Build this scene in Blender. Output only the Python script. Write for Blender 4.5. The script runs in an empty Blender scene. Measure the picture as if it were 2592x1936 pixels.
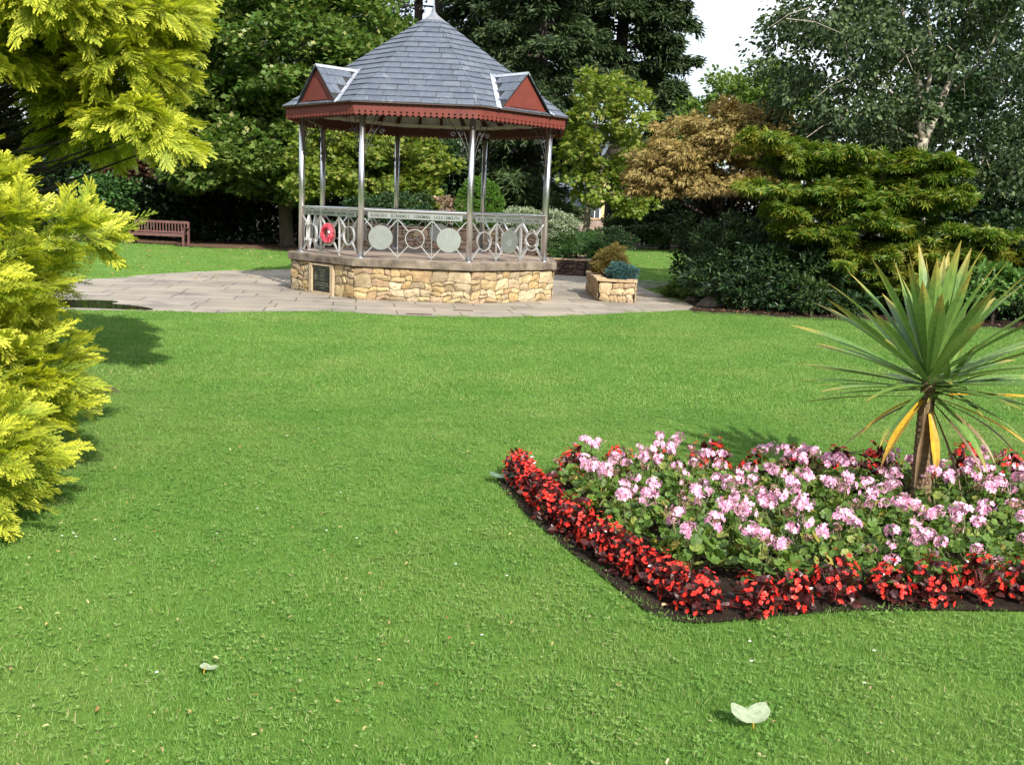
import bpy, math, random
import numpy as np
from mathutils import Vector, Matrix
R=math.radians; PI=math.pi
random.seed(7); rng=np.random.default_rng(11)
sc=bpy.context.scene; col=sc.collection

# ---------------------------------------------------------------- camera
H=1.7; PITCH=.1678; ROLL=.0411; FPX=2548.97
cd=bpy.data.cameras.new('camera'); cam=bpy.data.objects.new('camera',cd); col.objects.link(cam); sc.camera=cam
cd.sensor_width=36; cd.lens=36*FPX/2592; cd.clip_start=.1; cd.clip_end=900
cam.matrix_world=Matrix.Translation((0,0,H))@Matrix.Rotation(PI/2-PITCH,4,'X')@Matrix.Rotation(ROLL,4,'Z')
# ---------------------------------------------------------------- world, sun, exposure
SUN_AZ=R(26); SUN_EL=R(37)
w=bpy.data.worlds.new('World'); sc.world=w; w.use_nodes=True
nt=w.node_tree; nt.nodes.clear()
out=nt.nodes.new('ShaderNodeOutputWorld'); bg=nt.nodes.new('ShaderNodeBackground')
sky=nt.nodes.new('ShaderNodeTexSky'); sky.sky_type='NISHITA'; sky.sun_disc=False
sky.sun_elevation=SUN_EL; sky.sun_rotation=PI-SUN_AZ; sky.dust_density=1.5; sky.altitude=50
tc=nt.nodes.new('ShaderNodeTexCoord'); mp=nt.nodes.new('ShaderNodeMapping'); mp.inputs['Scale'].default_value=(1,1,2.6)
ns=nt.nodes.new('ShaderNodeTexNoise'); ns.inputs['Scale'].default_value=2.3; ns.inputs['Detail'].default_value=8; ns.inputs['Roughness'].default_value=.55
cr=nt.nodes.new('ShaderNodeValToRGB'); cr.color_ramp.elements[0].position=.36; cr.color_ramp.elements[1].position=.58
mx=nt.nodes.new('ShaderNodeMix'); mx.data_type='RGBA'
mx.inputs[7].default_value=(6.9,7.2,7.6,1)
nt.links.new(tc.outputs['Generated'],mp.inputs[0]); nt.links.new(mp.outputs[0],ns.inputs[0]); nt.links.new(ns.outputs[0],cr.inputs[0])
nt.links.new(cr.outputs[0],mx.inputs[0]); nt.links.new(sky.outputs[0],mx.inputs[6]); nt.links.new(mx.outputs[2],bg.inputs[0])
bg.inputs[1].default_value=.12; nt.links.new(bg.outputs[0],out.inputs[0])
sd=bpy.data.lights.new('sun','SUN'); sd.energy=4.3; sd.angle=R(.5); sd.color=(1,.95,.86)
so=bpy.data.objects.new('sun',sd); col.objects.link(so)
SUN=Vector((math.sin(SUN_AZ)*math.cos(SUN_EL),-math.cos(SUN_AZ)*math.cos(SUN_EL),math.sin(SUN_EL)))
so.rotation_euler=SUN.to_track_quat('Z','Y').to_euler()
sc.view_settings.view_transform='Standard'; sc.view_settings.look='None'; sc.view_settings.gamma=1
sc.view_settings.exposure=.80
sc.cycles.max_bounces=6; sc.cycles.diffuse_bounces=3; sc.cycles.transmission_bounces=3; sc.cycles.glossy_bounces=3; sc.cycles.transparent_max_bounces=4

# ---------------------------------------------------------------- pixel <-> world (photo seen 2212 px wide)
def ray(X,Y):
    s=2592/2212; x=X*s-1296; y=Y*s-968; c,n=math.cos(ROLL),math.sin(ROLL)
    u=x*c+y*n; v=-x*n+y*c
    return np.array([u/FPX, math.cos(PITCH)-v/FPX*math.sin(PITCH), -math.sin(PITCH)-v/FPX*math.cos(PITCH)])
def G(X,Y,z=0.0):
    d=ray(X,Y); t=(z-H)/d[2]; return (d[0]*t,d[1]*t)
def at(X,Y,y):
    d=ray(X,Y); t=y/d[1]; return (d[0]*t,y,d[2]*t+H)
def el(X,Y,y,rx,rz,ry=None):
    p=at(X,Y,y); s=y/2175.; return (p[0],p[1],p[2],rx*s,(ry if ry else rx*s*.9),rz*s)

# ---------------------------------------------------------------- mesh accumulator
class MB:
    def __init__(s): s.V=[];s.F=[];s.n=0;s.A=[]
    def add(s,V,F,a=None):
        V=np.asarray(V,float).reshape(-1,3)
        if isinstance(F,np.ndarray): s.F.append(F+s.n)
        else:
            byk={}
            for f in F: byk.setdefault(len(f),[]).append(f)
            for k,l in byk.items(): s.F.append(np.array(l,int)+s.n)
        s.V.append(V); s.A.append(np.full(len(V),0.) if a is None else np.broadcast_to(np.asarray(a,float),(len(V),)))
        s.n+=len(V)
    def box(s,x0,x1,y0,y1,z0,z1,M=None,a=None):
        V=np.array([(x,y,z) for z in(z0,z1) for y in(y0,y1) for x in(x0,x1)],float)
        if M is not None: V=np.array([M@Vector(v) for v in V])
        s.add(V,[(0,2,3,1),(4,5,7,6),(0,1,5,4),(2,6,7,3),(0,4,6,2),(1,3,7,5)],a)
    def tube(s,pts,rad,n=8,cap=True,a=None):
        pts=np.array(pts,float); m=len(pts); rad=np.broadcast_to(np.asarray(rad,float),(m,))
        T=np.gradient(pts,axis=0); T/=np.linalg.norm(T,axis=1,keepdims=True)+1e-9
        ref=np.array([0,0,1.]) if abs(T[0][2])<.9 else np.array([1.,0,0])
        V=[]
        for i in range(m):
            u=np.cross(T[i],ref); l=np.linalg.norm(u)
            if l<1e-4: u=np.array([1.,0,0]); l=1
            u/=l; v=np.cross(T[i],u); ref=np.cross(u,T[i])
            an=np.arange(n)*2*PI/n
            V.append(pts[i]+rad[i]*(np.cos(an)[:,None]*u+np.sin(an)[:,None]*v))
        F=[(i*n+j,i*n+(j+1)%n,(i+1)*n+(j+1)%n,(i+1)*n+j) for i in range(m-1) for j in range(n)]
        if cap: F+= [tuple(range(n-1,-1,-1)),tuple(range((m-1)*n,m*n))]
        s.add(np.concatenate(V),F,a)
    def prism(s,poly,z0,z1):
        n=len(poly); V=[(x,y,z0) for x,y in poly]+[(x,y,z1) for x,y in poly]
        s.add(V,[tuple(range(n-1,-1,-1)),tuple(range(n,2*n))]+[(i,(i+1)%n,n+(i+1)%n,n+i) for i in range(n)])
    def build(s,name,m,parent=None,smooth=False,link=True,attr=False):
        me=bpy.data.meshes.new(name)
        V=np.concatenate(s.V); me.vertices.add(len(V)); me.vertices.foreach_set('co',V.astype(np.float32).ravel())
        ks=[(f.shape[1],f) for f in s.F]; nl=sum(k*len(f) for k,f in ks); nf=sum(len(f) for k,f in ks)
        me.loops.add(nl); me.loops.foreach_set('vertex_index',np.concatenate([f.ravel() for k,f in ks]).astype(np.int32))
        me.polygons.add(nf); tot=np.concatenate([np.full(len(f),k) for k,f in ks]); st=np.concatenate([[0],np.cumsum(tot)[:-1]])
        me.polygons.foreach_set('loop_start',st.astype(np.int32))
        me.polygons.foreach_set('use_smooth',np.full(nf,bool(smooth)))
        me.update(calc_edges=True)
        if attr:
            at_=me.attributes.new('tip','FLOAT','POINT'); at_.data.foreach_set('value',np.concatenate(s.A).astype(np.float32))
        me.materials.append(m); o=bpy.data.objects.new(name,me)
        if link: col.objects.link(o)
        if parent is not None: o.parent=parent
        return o
def tag(o,label=None,cat=None,group=None,kind=None):
    for k,v in(('label',label),('category',cat),('group',group),('kind',kind)):
        if v: o[k]=v
    return o
def thing(name,label,cat,loc=(0,0,0),rz=0,group=None):
    o=bpy.data.objects.new(name,None); col.objects.link(o); o.location=loc; o.rotation_euler=(0,0,rz); o.empty_display_size=.2
    return tag(o,label,cat,group)
def copy_tree(o,parent=None):
    c=o.copy(); col.objects.link(c)
    if parent is not None: c.parent=parent
    for ch in list(o.children): copy_tree(ch,c)
    return c

# ---------------------------------------------------------------- materials
def newmat(name):
    m=bpy.data.materials.new(name); m.use_nodes=True; n=m.node_tree; n.nodes.clear()
    o=n.nodes.new('ShaderNodeOutputMaterial'); return m,n,o
def ramp(n,cols,pos=None,interp='LINEAR'):
    r=n.nodes.new('ShaderNodeValToRGB'); r.color_ramp.interpolation=interp; e=r.color_ramp.elements
    pos=pos or [i/(len(cols)-1) for i in range(len(cols))]
    while len(e)<len(cols): e.new(.5)
    for i,(c,p) in enumerate(zip(cols,pos)): e[i].position=p; e[i].color=(*c,1)
    return r
def noise(n,scale,detail=4,rough=.6,coord='Object',sc3=None):
    t=n.nodes.new('ShaderNodeTexCoord'); x=n.nodes.new('ShaderNodeTexNoise')
    x.inputs['Scale'].default_value=scale; x.inputs['Detail'].default_value=detail; x.inputs['Roughness'].default_value=rough
    if coord=='World':
        g=n.nodes.new('ShaderNodeNewGeometry'); src=g.outputs['Position']
    else: src=t.outputs[coord]
    if sc3:
        mm=n.nodes.new('ShaderNodeMapping'); mm.inputs['Scale'].default_value=sc3; n.links.new(src,mm.inputs[0]); src=mm.outputs[0]
    n.links.new(src,x.inputs['Vector']); return x
def mixc(n,fac,a,b,mode='MIX'):
    m=n.nodes.new('ShaderNodeMix'); m.data_type='RGBA'; m.blend_type=mode
    for s,v in((0,fac),(6,a),(7,b)):
        if isinstance(v,(int,float)): m.inputs[s].default_value=v
        elif isinstance(v,tuple): m.inputs[s].default_value=(*v,1)
        else: n.links.new(v,m.inputs[s])
    return m.outputs[2]
def math_(n,op,a,b=0.,clamp=False):
    m=n.nodes.new('ShaderNodeMath'); m.operation=op; m.use_clamp=clamp
    for s,v in((0,a),(1,b)):
        if isinstance(v,(int,float)): m.inputs[s].default_value=v
        else: n.links.new(v,m.inputs[s])
    return m.outputs[0]
def bsdf(n,o,colr,rough=.7,metal=0,bump=None,bd=.01,spec=.5):
    b=n.nodes.new('ShaderNodeBsdfPrincipled')
    if isinstance(colr,tuple): b.inputs['Base Color'].default_value=(*colr,1)
    else: n.links.new(colr,b.inputs['Base Color'])
    if isinstance(rough,(int,float)): b.inputs['Roughness'].default_value=rough
    else: n.links.new(rough,b.inputs['Roughness'])
    b.inputs['Metallic'].default_value=metal; b.inputs['Specular IOR Level'].default_value=spec
    if bump is not None:
        u=n.nodes.new('ShaderNodeBump'); u.inputs['Strength'].default_value=1; u.inputs['Distance'].default_value=bd
        n.links.new(bump,u.inputs['Height']); n.links.new(u.outputs[0],b.inputs['Normal'])
    n.links.new(b.outputs[0],o.inputs[0]); return b
def noisy(name,cols,scale=8,rough=.75,metal=0,bd=.004,pos=None,sc3=None,detail=6,spec=.5):
    m,n,o=newmat(name); x=noise(n,scale,detail,.62,sc3=sc3); r=ramp(n,cols,pos or [.3+.4*i/(len(cols)-1) for i in range(len(cols))])
    n.links.new(x.outputs[0],r.inputs[0]); x2=noise(n,scale*6,4)
    bsdf(n,o,r.outputs[0],rough,metal,x2.outputs[0],bd,spec); return m
def leafmat(name,cols,pos=None,transl=.35,rough=.5,clump=None,cs=.8,tipc=None,spec=.35,camt=(1.15,1.2,.6)):
    """random-per-leaf colour ramp, with patches of clump colour; tip attribute for new growth"""
    m,n,o=newmat(name); g=n.nodes.new('ShaderNodeNewGeometry')
    r=ramp(n,cols,pos); n.links.new(g.outputs['Random Per Island'],r.inputs[0]); c=r.outputs[0]
    if clump:
        x=noise(n,cs,3,.6,'World'); rr=ramp(n,[(0,0,0),(1,1,1)],[.47,.68]); n.links.new(x.outputs[0],rr.inputs[0]); rr.color_ramp.elements[0].position=.52; rr.color_ramp.elements[1].position=.72; c=mixc(n,rr.outputs[0],c,clump)
    if tipc:
        a=n.nodes.new('ShaderNodeAttribute'); a.attribute_name='tip'; c=mixc(n,a.outputs['Fac'],c,tipc)
    x=noise(n,45,2,.5,'World'); v=n.nodes.new('ShaderNodeHueSaturation'); n.links.new(c,v.inputs['Color'])
    mr=n.nodes.new('ShaderNodeMapRange'); mr.inputs[1].default_value=.3; mr.inputs[2].default_value=.7; mr.inputs[3].default_value=.75; mr.inputs[4].default_value=1.25
    n.links.new(x.outputs[0],mr.inputs[0]); n.links.new(mr.outputs[0],v.inputs['Value']); c=v.outputs[0]
    b=n.nodes.new('ShaderNodeBsdfPrincipled'); n.links.new(c,b.inputs['Base Color']); b.inputs['Roughness'].default_value=rough; b.inputs['Specular IOR Level'].default_value=spec
    t=n.nodes.new('ShaderNodeBsdfTranslucent'); n.links.new(mixc(n,1.,c,camt,'MULTIPLY'),t.inputs[0])
    s=n.nodes.new('ShaderNodeMixShader'); s.inputs[0].default_value=transl
    n.links.new(b.outputs[0],s.inputs[1]); n.links.new(t.outputs[0],s.inputs[2]); n.links.new(s.outputs[0],o.inputs[0]); return m
def islandmat(name,cols,pos=None,rough=.75,scale=14,bd=.006,stain=None,interp='LINEAR',stpos=(.5,.7),st3=None,spec=.5):
    m,n,o=newmat(name); g=n.nodes.new('ShaderNodeNewGeometry'); r=ramp(n,cols,pos,interp); n.links.new(g.outputs['Random Per Island'],r.inputs[0])
    x=noise(n,scale,8,.75); rr=ramp(n,[(.62,.60,.58),(1.25,1.25,1.25)],[.3,.7]); n.links.new(x.outputs[0],rr.inputs[0])
    c=mixc(n,1.,r.outputs[0],rr.outputs[0],'MULTIPLY')
    if stain:
        y=noise(n,2.2,5,.6,sc3=st3); r2=ramp(n,[(0,0,0),(1,1,1)],list(stpos)); n.links.new(y.outputs[0],r2.inputs[0]); c=mixc(n,r2.outputs[0],c,stain)
    bsdf(n,o,c,rough,0,x.outputs[0],bd,spec); return m

M={}
M['steel']=noisy('brushed_steel',[(.62,.62,.62),(.72,.72,.71)],30,.31,1,.0004,sc3=(1,1,.05))
M['plate']=noisy('matt_steel_plate',[(.50,.52,.50),(.62,.64,.62)],9,.42,.92,.0004)
M['bar']=noisy('satin_steel_bar',[(.62,.62,.62),(.74,.74,.73)],30,.38,.65,.0004)
M['ink']=noisy('engraved_lettering',[(.03,.035,.03),(.06,.07,.06)],20,.6)
M['faint']=noisy('faint_engraving',[(.26,.28,.27),(.34,.36,.35)],20,.6,.4)
M['iron']=noisy('dark_wrought_iron',[(.045,.045,.045),(.09,.085,.08)],20,.55,.3)
M['red']=noisy('oxide_red_paint',[(.125,.026,.018),(.17,.036,.024)],5,.5,0,.0015)
M['darkred']=noisy('dark_red_timber',[(.05,.010,.008),(.075,.015,.010)],5,.6)
M['cream']=noisy('cream_ceiling_boards',[(.42,.39,.33),(.58,.54,.46)],3,.7)
M['lead']=noisy('pale_lead_flashing',[(.30,.33,.39),(.48,.51,.57)],7,.42,.25,.002)
M['capl']=noisy('weathered_lead_cap',[(.16,.17,.20),(.30,.31,.34)],10,.5,.2,.002)
M['slate']=islandmat('blue_grey_slate',[(.070,.088,.120),(.100,.120,.158),(.085,.104,.140),(.118,.138,.172)],None,.48,9,.003,(.30,.31,.33),stpos=(.62,.80),st3=(2.5,2.5,.7))
M['under']=noisy('roofing_felt',[(.07,.045,.04),(.11,.07,.06)],10,.8)
M['edge']=noisy('black_slate_edge',[(.015,.015,.017),(.03,.03,.032)],10,.7)
M['mortar']=noisy('brown_mortar',[(.10,.07,.04),(.17,.12,.07)],25,.9,0,.006)
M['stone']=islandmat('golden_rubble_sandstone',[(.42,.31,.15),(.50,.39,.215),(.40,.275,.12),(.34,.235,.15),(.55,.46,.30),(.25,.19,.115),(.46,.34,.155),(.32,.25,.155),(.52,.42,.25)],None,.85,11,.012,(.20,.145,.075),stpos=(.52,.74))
M['stone_shaded']=islandmat('shade_darkened_brown_rubble',[(.07,.045,.032),(.105,.065,.043),(.055,.036,.026),(.085,.055,.038),(.13,.09,.06)],None,.85,11,.012,(.08,.06,.04),stpos=(.5,.72))  # brown stone, colours darkened to stand in for shadow of roof and trees
M['stone_pale']=islandmat('pale_rubble_sandstone',[(.46,.34,.19),(.54,.42,.25),(.38,.27,.15),(.50,.36,.24)],None,.85,11,.012,(.20,.15,.09),stpos=(.55,.8))
M['slab']=noisy('stained_cast_stone',[(.06,.048,.034),(.15,.122,.09),(.25,.205,.155)],3.6,.85,0,.004,[.33,.48,.68])
M['floor']=noisy('brown_concrete_floor',[(.24,.185,.145),(.34,.27,.22)],2.2,.75,0,.003)
M['plaque']=noisy('dark_bronze_plaque',[(.012,.017,.013),(.022,.028,.022)],6,.35,.2)
M['gold']=noisy('raised_bronze_lettering',[(.16,.17,.12),(.24,.25,.18)],30,.5,.3)
M['pframe']=noisy('buff_stone_frame',[(.36,.27,.17),(.50,.40,.26)],9,.85)
M['bark']=noisy('grey_green_bark',[(.10,.085,.055),(.19,.165,.11)],6,.9,0,.03,sc3=(1,1,.25))
M['barkd']=noisy('dark_bark',[(.03,.022,.017),(.06,.045,.035)],5,.9,0,.03,sc3=(1,1,.2))
M['barkr']=noisy('red_brown_bark',[(.06,.03,.024),(.12,.065,.05)],5,.9,0,.04,sc3=(1,1,.15))
M['birch']=noisy('silver_birch_bark',[(.07,.06,.045),(.27,.24,.18),(.42,.38,.30)],5,.8,0,.01,[.36,.46,.65],sc3=(1,1,2.2))
M['stem']=noisy('green_stem',[(.10,.13,.04),(.17,.16,.06)],20,.7)
M['bench']=noisy('red_brown_teak',[(.10,.045,.040),(.16,.08,.07)],8,.6,0,.002)
M['petal']=leafmat('poppy_red_petal',[(.74,.07,.12),(.88,.18,.25),(.60,.02,.06)],None,.15)
M['yellowwall']=noisy('yellow_painted_render',[(.62,.48,.20),(.72,.58,.27)],2,.8)
M['white']=noisy('white_paint',[(.70,.70,.70),(.8,.8,.8)],4,.6)
M['pinkwall']=noisy('pinkish_rendered_wall',[(.30,.22,.18),(.40,.30,.25)],1.5,.85)
M['glass']=noisy('window_glass',[(.05,.06,.07),(.09,.1,.11)],1,.1)
M['redp']=noisy('red_painted_gate',[(.22,.03,.03),(.30,.05,.05)],5,.6)
M['pole']=noisy('grey_lamp_post_paint',[(.09,.10,.10),(.13,.14,.14)],5,.5)

# soil
def soil():
    m,n,o=newmat('dark_garden_soil'); x=noise(n,9,8,.7,'World'); r=ramp(n,[(.010,.007,.005),(.028,.018,.012),(.055,.034,.022)],[.3,.52,.75]); n.links.new(x.outputs[0],r.inputs[0])
    x2=noise(n,60,5,.7,'World'); bsdf(n,o,r.outputs[0],.95,0,x2.outputs[0],.02,.2); return m
M['soil']=soil()
def mulch():
    m,n,o=newmat('brown_leaf_mulch'); x=noise(n,6,8,.7,'World'); r=ramp(n,[(.06,.035,.022),(.14,.085,.052),(.22,.145,.085)],[.3,.52,.75]); n.links.new(x.outputs[0],r.inputs[0])
    x2=noise(n,40,5,.7,'World'); bsdf(n,o,r.outputs[0],.95,0,x2.outputs[0],.02,.2); return m
M['mulch']=mulch()
def lawnm():
    m,n,o=newmat('lawn_turf'); x=noise(n,1.1,5,.65,'World'); r=ramp(n,[(.090,.196,.025),(.125,.245,.035),(.165,.28,.054)],[.3,.5,.7]); n.links.new(x.outputs[0],r.inputs[0])
    x2=noise(n,26,6,.75,'World'); r2=ramp(n,[(.62,.66,.6),(1.25,1.2,1.2)],[.3,.7]); n.links.new(x2.outputs[0],r2.inputs[0])
    c=mixc(n,1.,r.outputs[0],r2.outputs[0],'MULTIPLY'); bsdf(n,o,c,.9,0,x2.outputs[0],.03,.2); return m
M['lawn']=lawnm()
def bladem():
    m,n,o=newmat('grass_blade'); g=n.nodes.new('ShaderNodeNewGeometry'); oi=n.nodes.new('ShaderNodeObjectInfo')
    f=math_(n,'FRACT',math_(n,'ADD',g.outputs['Random Per Island'],oi.outputs['Random']))
    r=ramp(n,[(.112,.240,.036),(.168,.330,.058),(.225,.390,.086),(.31,.43,.13),(.46,.42,.22)],[0,.4,.8,.96,1]); n.links.new(f,r.inputs[0])
    x=noise(n,.9,5,.65,'World'); r2=ramp(n,[(.78,.88,.80),(1.18,1.06,1.2)],[.35,.65]); n.links.new(x.outputs[0],r2.inputs[0])
    c=mixc(n,1.,r.outputs[0],r2.outputs[0],'MULTIPLY'); x3=noise(n,.38,4,.7,'World'); r3=ramp(n,[(.94,.97,.94),(1.30,1.05,1.3)],[.5,.72]); n.links.new(x3.outputs[0],r3.inputs[0]); c=mixc(n,1.,c,r3.outputs[0],'MULTIPLY')
    x4=noise(n,5,5,.7,'World'); r4=ramp(n,[(0,0,0),(.5,.5,.5)],[.66,.78]); n.links.new(x4.outputs[0],r4.inputs[0]); c=mixc(n,r4.outputs[0],c,(.30,.30,.11))
    b=n.nodes.new('ShaderNodeBsdfPrincipled'); n.links.new(c,b.inputs['Base Color']); b.inputs['Roughness'].default_value=.55; b.inputs['Specular IOR Level'].default_value=.3
    t=n.nodes.new('ShaderNodeBsdfTranslucent'); n.links.new(c,t.inputs[0]); s=n.nodes.new('ShaderNodeMixShader'); s.inputs[0].default_value=.4
    n.links.new(b.outputs[0],s.inputs[1]); n.links.new(t.outputs[0],s.inputs[2]); n.links.new(s.outputs[0],o.inputs[0]); return m
M['blade']=bladem()
def paving():
    m,n,o=newmat('sandstone_flags'); g=n.nodes.new('ShaderNodeNewGeometry'); mp=n.nodes.new('ShaderNodeMapping'); mp.inputs['Rotation'].default_value=(0,0,R(-9))
    n.links.new(g.outputs['Position'],mp.inputs[0]); b=n.nodes.new('ShaderNodeTexBrick'); n.links.new(mp.outputs[0],b.inputs[0])
    b.inputs['Color1'].default_value=(.245,.215,.175,1); b.inputs['Color2'].default_value=(.325,.285,.235,1); b.inputs['Mortar'].default_value=(.11,.09,.07,1)
    b.inputs['Scale'].default_value=1; b.inputs['Mortar Size'].default_value=.012; b.inputs['Brick Width'].default_value=1.05; b.inputs['Row Height'].default_value=.62; b.offset=.37; b.squash=1.25; b.squash_frequency=3; b.inputs['Mortar Smooth'].default_value=.2
    x=noise(n,.8,7,.65,'World'); r=ramp(n,[(.52,.52,.54),(1.0,1.0,1.0),(1.2,1.16,1.1)],[.30,.48,.66]); n.links.new(x.outputs[0],r.inputs[0])
    c=mixc(n,1.,b.outputs[0],r.outputs[0],'MULTIPLY'); x2=noise(n,30,5,.7,'World')
    h=math_(n,'SUBTRACT',math_(n,'MULTIPLY',x2.outputs[0],.25),b.outputs['Fac']); bsdf(n,o,c,.62,0,h,.01); return m
M['pave']=paving()
M['tarmac']=noisy('worn_grey_path',[(.12,.11,.105),(.19,.175,.16)],2,.85,0,.004)
M['kerb']=noisy('dark_kerb_stone',[(.055,.048,.04),(.11,.095,.08)],6,.85)
M['puddle']=noisy('puddle_water',[(.018,.014,.008),(.03,.024,.013)],1,.04,0,.0003)
M['drain']=noisy('iron_drain_cover',[(.07,.045,.03),(.12,.08,.055)],10,.6,.2)

# ================================================================ GROUND
def sheet(name,poly,z,m,label=None,kind='structure'):
    b=MB(); b.add([(x,y,z) for x,y in poly],[tuple(range(len(poly)))]); o=b.build(name,m)
    tag(o,label,None,None,kind); return o
def area(p): return sum(p[i][0]*p[(i+1)%len(p)][1]-p[(i+1)%len(p)][0]*p[i][1] for i in range(len(p)))/2
def smoothpoly(p,it=2):
    p=[tuple(map(float,q)) for q in p]
    for _ in range(it):
        q=[]
        for i in range(len(p)):
            a,b=p[i],p[(i+1)%len(p)]; q+=[(.75*a[0]+.25*b[0],.75*a[1]+.25*b[1]),(.25*a[0]+.75*b[0],.25*a[1]+.75*b[1])]
        p=q
    return p if area(p)>0 else p[::-1]
sheet('ground',[(-400,-100),(400,-100),(400,600),(-400,600)],-.01,M['soil'])
LAWN=[(-30,-6),(30,-6),(30,17.2),(12,17.5),G(2212,712),G(1850,690),G(1700,688),(4.2,18.55),(3.45,18.75),(3.6,24.5),(4.3,27.5),(16,29),(16,57.5),(4,56.5),(1.2,45),(-1.5,37.4),G(620,541),G(400,535),(-13.5,37.2),(-26,37.2)]
sheet('lawn',LAWN,0.0,M['lawn'])
PAVE=[(-13.5,14.0),(-8,14.5),G(200,672),G(320,672),G(480,678),G(560,675),G(700,673),G(800,679),G(900,684),G(1050,687),G(1150,686),G(1350,678),G(1490,671),(3.6,19.6),(3.35,22),(3.0,24.5),(3.1,27.2),(1.8,29.5),(-1,30.5),(-4.5,28.5),G(625,583),G(440,586),G(300,595),G(205,606),(-11,19.2),(-14.5,18.6)]
PAVE=smoothpoly(PAVE,2)
sheet('paving',PAVE,.008,M['pave'])
BED=[(-.10,6.42),(-.03,6.0),(.20,5.25),G(1360,1295),G(1415,1338),G(1500,1352),G(1600,1343),G(1800,1322),(2.4,4.36),(4.6,4.52),(4.9,7.0),(2.2,6.72)]
BED=smoothpoly(BED,2)
sheet('flowerbed_soil',BED,.012,M['soil'])
sheet('path',[(2.95,24.6),(16,24.9),(16,28.6),(3.1,27.4)],.004,M['tarmac'])
sheet('mulch_strip',smoothpoly([(-16,36.7),(-13,36.6),(-7.2,35.6),(-3,33.5),(-1,37),(-4,46),(-20,46)],1),.006,M['mulch'])
sheet('mulch_border',smoothpoly([G(1480,676),G(1560,682),G(1700,688),G(1850,696),G(2050,708),G(2212,716),(12,17.4),(20,17.3),(20,24.3),(4.3,23.5),(3.7,20.5)],1),.010,M['soil'])
# irregular soil edge with rusty leaf litter
b=MB()
p0=G(-40,652);
PUD=smoothpoly([(-7.9,15.2),(-7.6,15.95),(-6.9,16.35),(-6.35,16.28),(-6.45,15.85),(-5.95,15.75),(-5.45,15.3),(-5.6,15.12),(-6.4,15.15),(-7.2,14.95)],2)
tag(sheet('puddle',PUD,.012,M['puddle'],'dark puddle lying at the left end of the stone paving'),None,None,None,'structure')
# small stone slab in grass by golden conifer
b=MB(); b.prism([(-4.1,8.25),(-3.66,8.32),(-3.42,8.62),(-3.55,8.83),(-4.1,8.75)],-.02,.018)
tag(b.build('paving_stone',M['kerb']),'single grey paving stone set in the grass beside the golden conifer','paving stone')
for i,(px,py,wd) in enumerate([(905,680,.42),(1000,672,.34)]):
    x,y=G(px*1.0,py); mb=MB(); mb.prism([(x-wd/2,y-.06),(x+wd/2,y-.04),(x+wd/2,y+.06),(x-wd/2,y+.04)],.004,.016)
    tag(mb.build('drain_cover',M['drain']),['long brown drain cover in the paving nearest the lawn edge','shorter brown drain cover in the paving right of the other one'][i],'drain cover','drain covers in the paving')

# ================================================================ GRASS (stuff)
def inside(poly,X,Y):
    p=np.array(poly); c=np.zeros(X.shape,bool); j=len(p)-1
    for i in range(len(p)):
        xi,yi=p[i];xj,yj=p[j]
        m=((yi>Y)!=(yj>Y))&(X<(xj-xi)*(Y-yi)/(yj-yi+1e-12)+xi); c^=m; j=i
    return c
def tuft(seed,n,rad,h0,h1,wd,clover):
    r=np.random.default_rng(seed); b=MB()
    a=r.uniform(0,2*PI,n); d=rad*np.sqrt(r.uniform(0,1,n)); x=d*np.cos(a); y=d*np.sin(a)
    h=r.uniform(h0,h1,n); la=r.uniform(0,2*PI,n); ln=r.uniform(.1,.95,n)*h; fa=r.uniform(0,2*PI,n); ww=wd*r.uniform(.7,1.3,n)
    P=np.stack([x,y,0*x-.004],1); L=np.stack([np.cos(la)*ln,np.sin(la)*ln,h*.9],1); S=np.stack([np.cos(fa)*ww,np.sin(fa)*ww,0*x],1)
    V=np.stack([P-S/2,P+S/2,P+L*.5+[0,0,.004]+S*.4,P+L*.5+[0,0,.004]-S*.4,P+L],1)
    base=np.arange(n)[:,None]*5
    b.add(V.reshape(-1,3),base+np.array([[0,1,2,3]])); b.F.append(base+np.array([[3,2,4]]))
    if clover:
        for _ in range(clover):
            an=r.uniform(0,2*PI); dd=rad*math.sqrt(r.uniform()); cx,cy,cz=dd*math.cos(an),dd*math.sin(an),r.uniform(h0,h1)*.75; s=r.uniform(.006,.011)
            for k in range(3):
                t=an+k*2.1; u=np.array([math.cos(t),math.sin(t),.25]); v=np.array([-math.sin(t),math.cos(t),0])
                c=np.array([cx,cy,cz]); b.add([c,c+u*s*.7+v*s*.55,c+u*s*1.35+v*s*.3,c+u*s*1.35-v*s*.3,c+u*s*.7-v*s*.55],[(0,1,2,3,4)])
    return b.build('grass_tuft',M['blade'],link=False)
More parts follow.
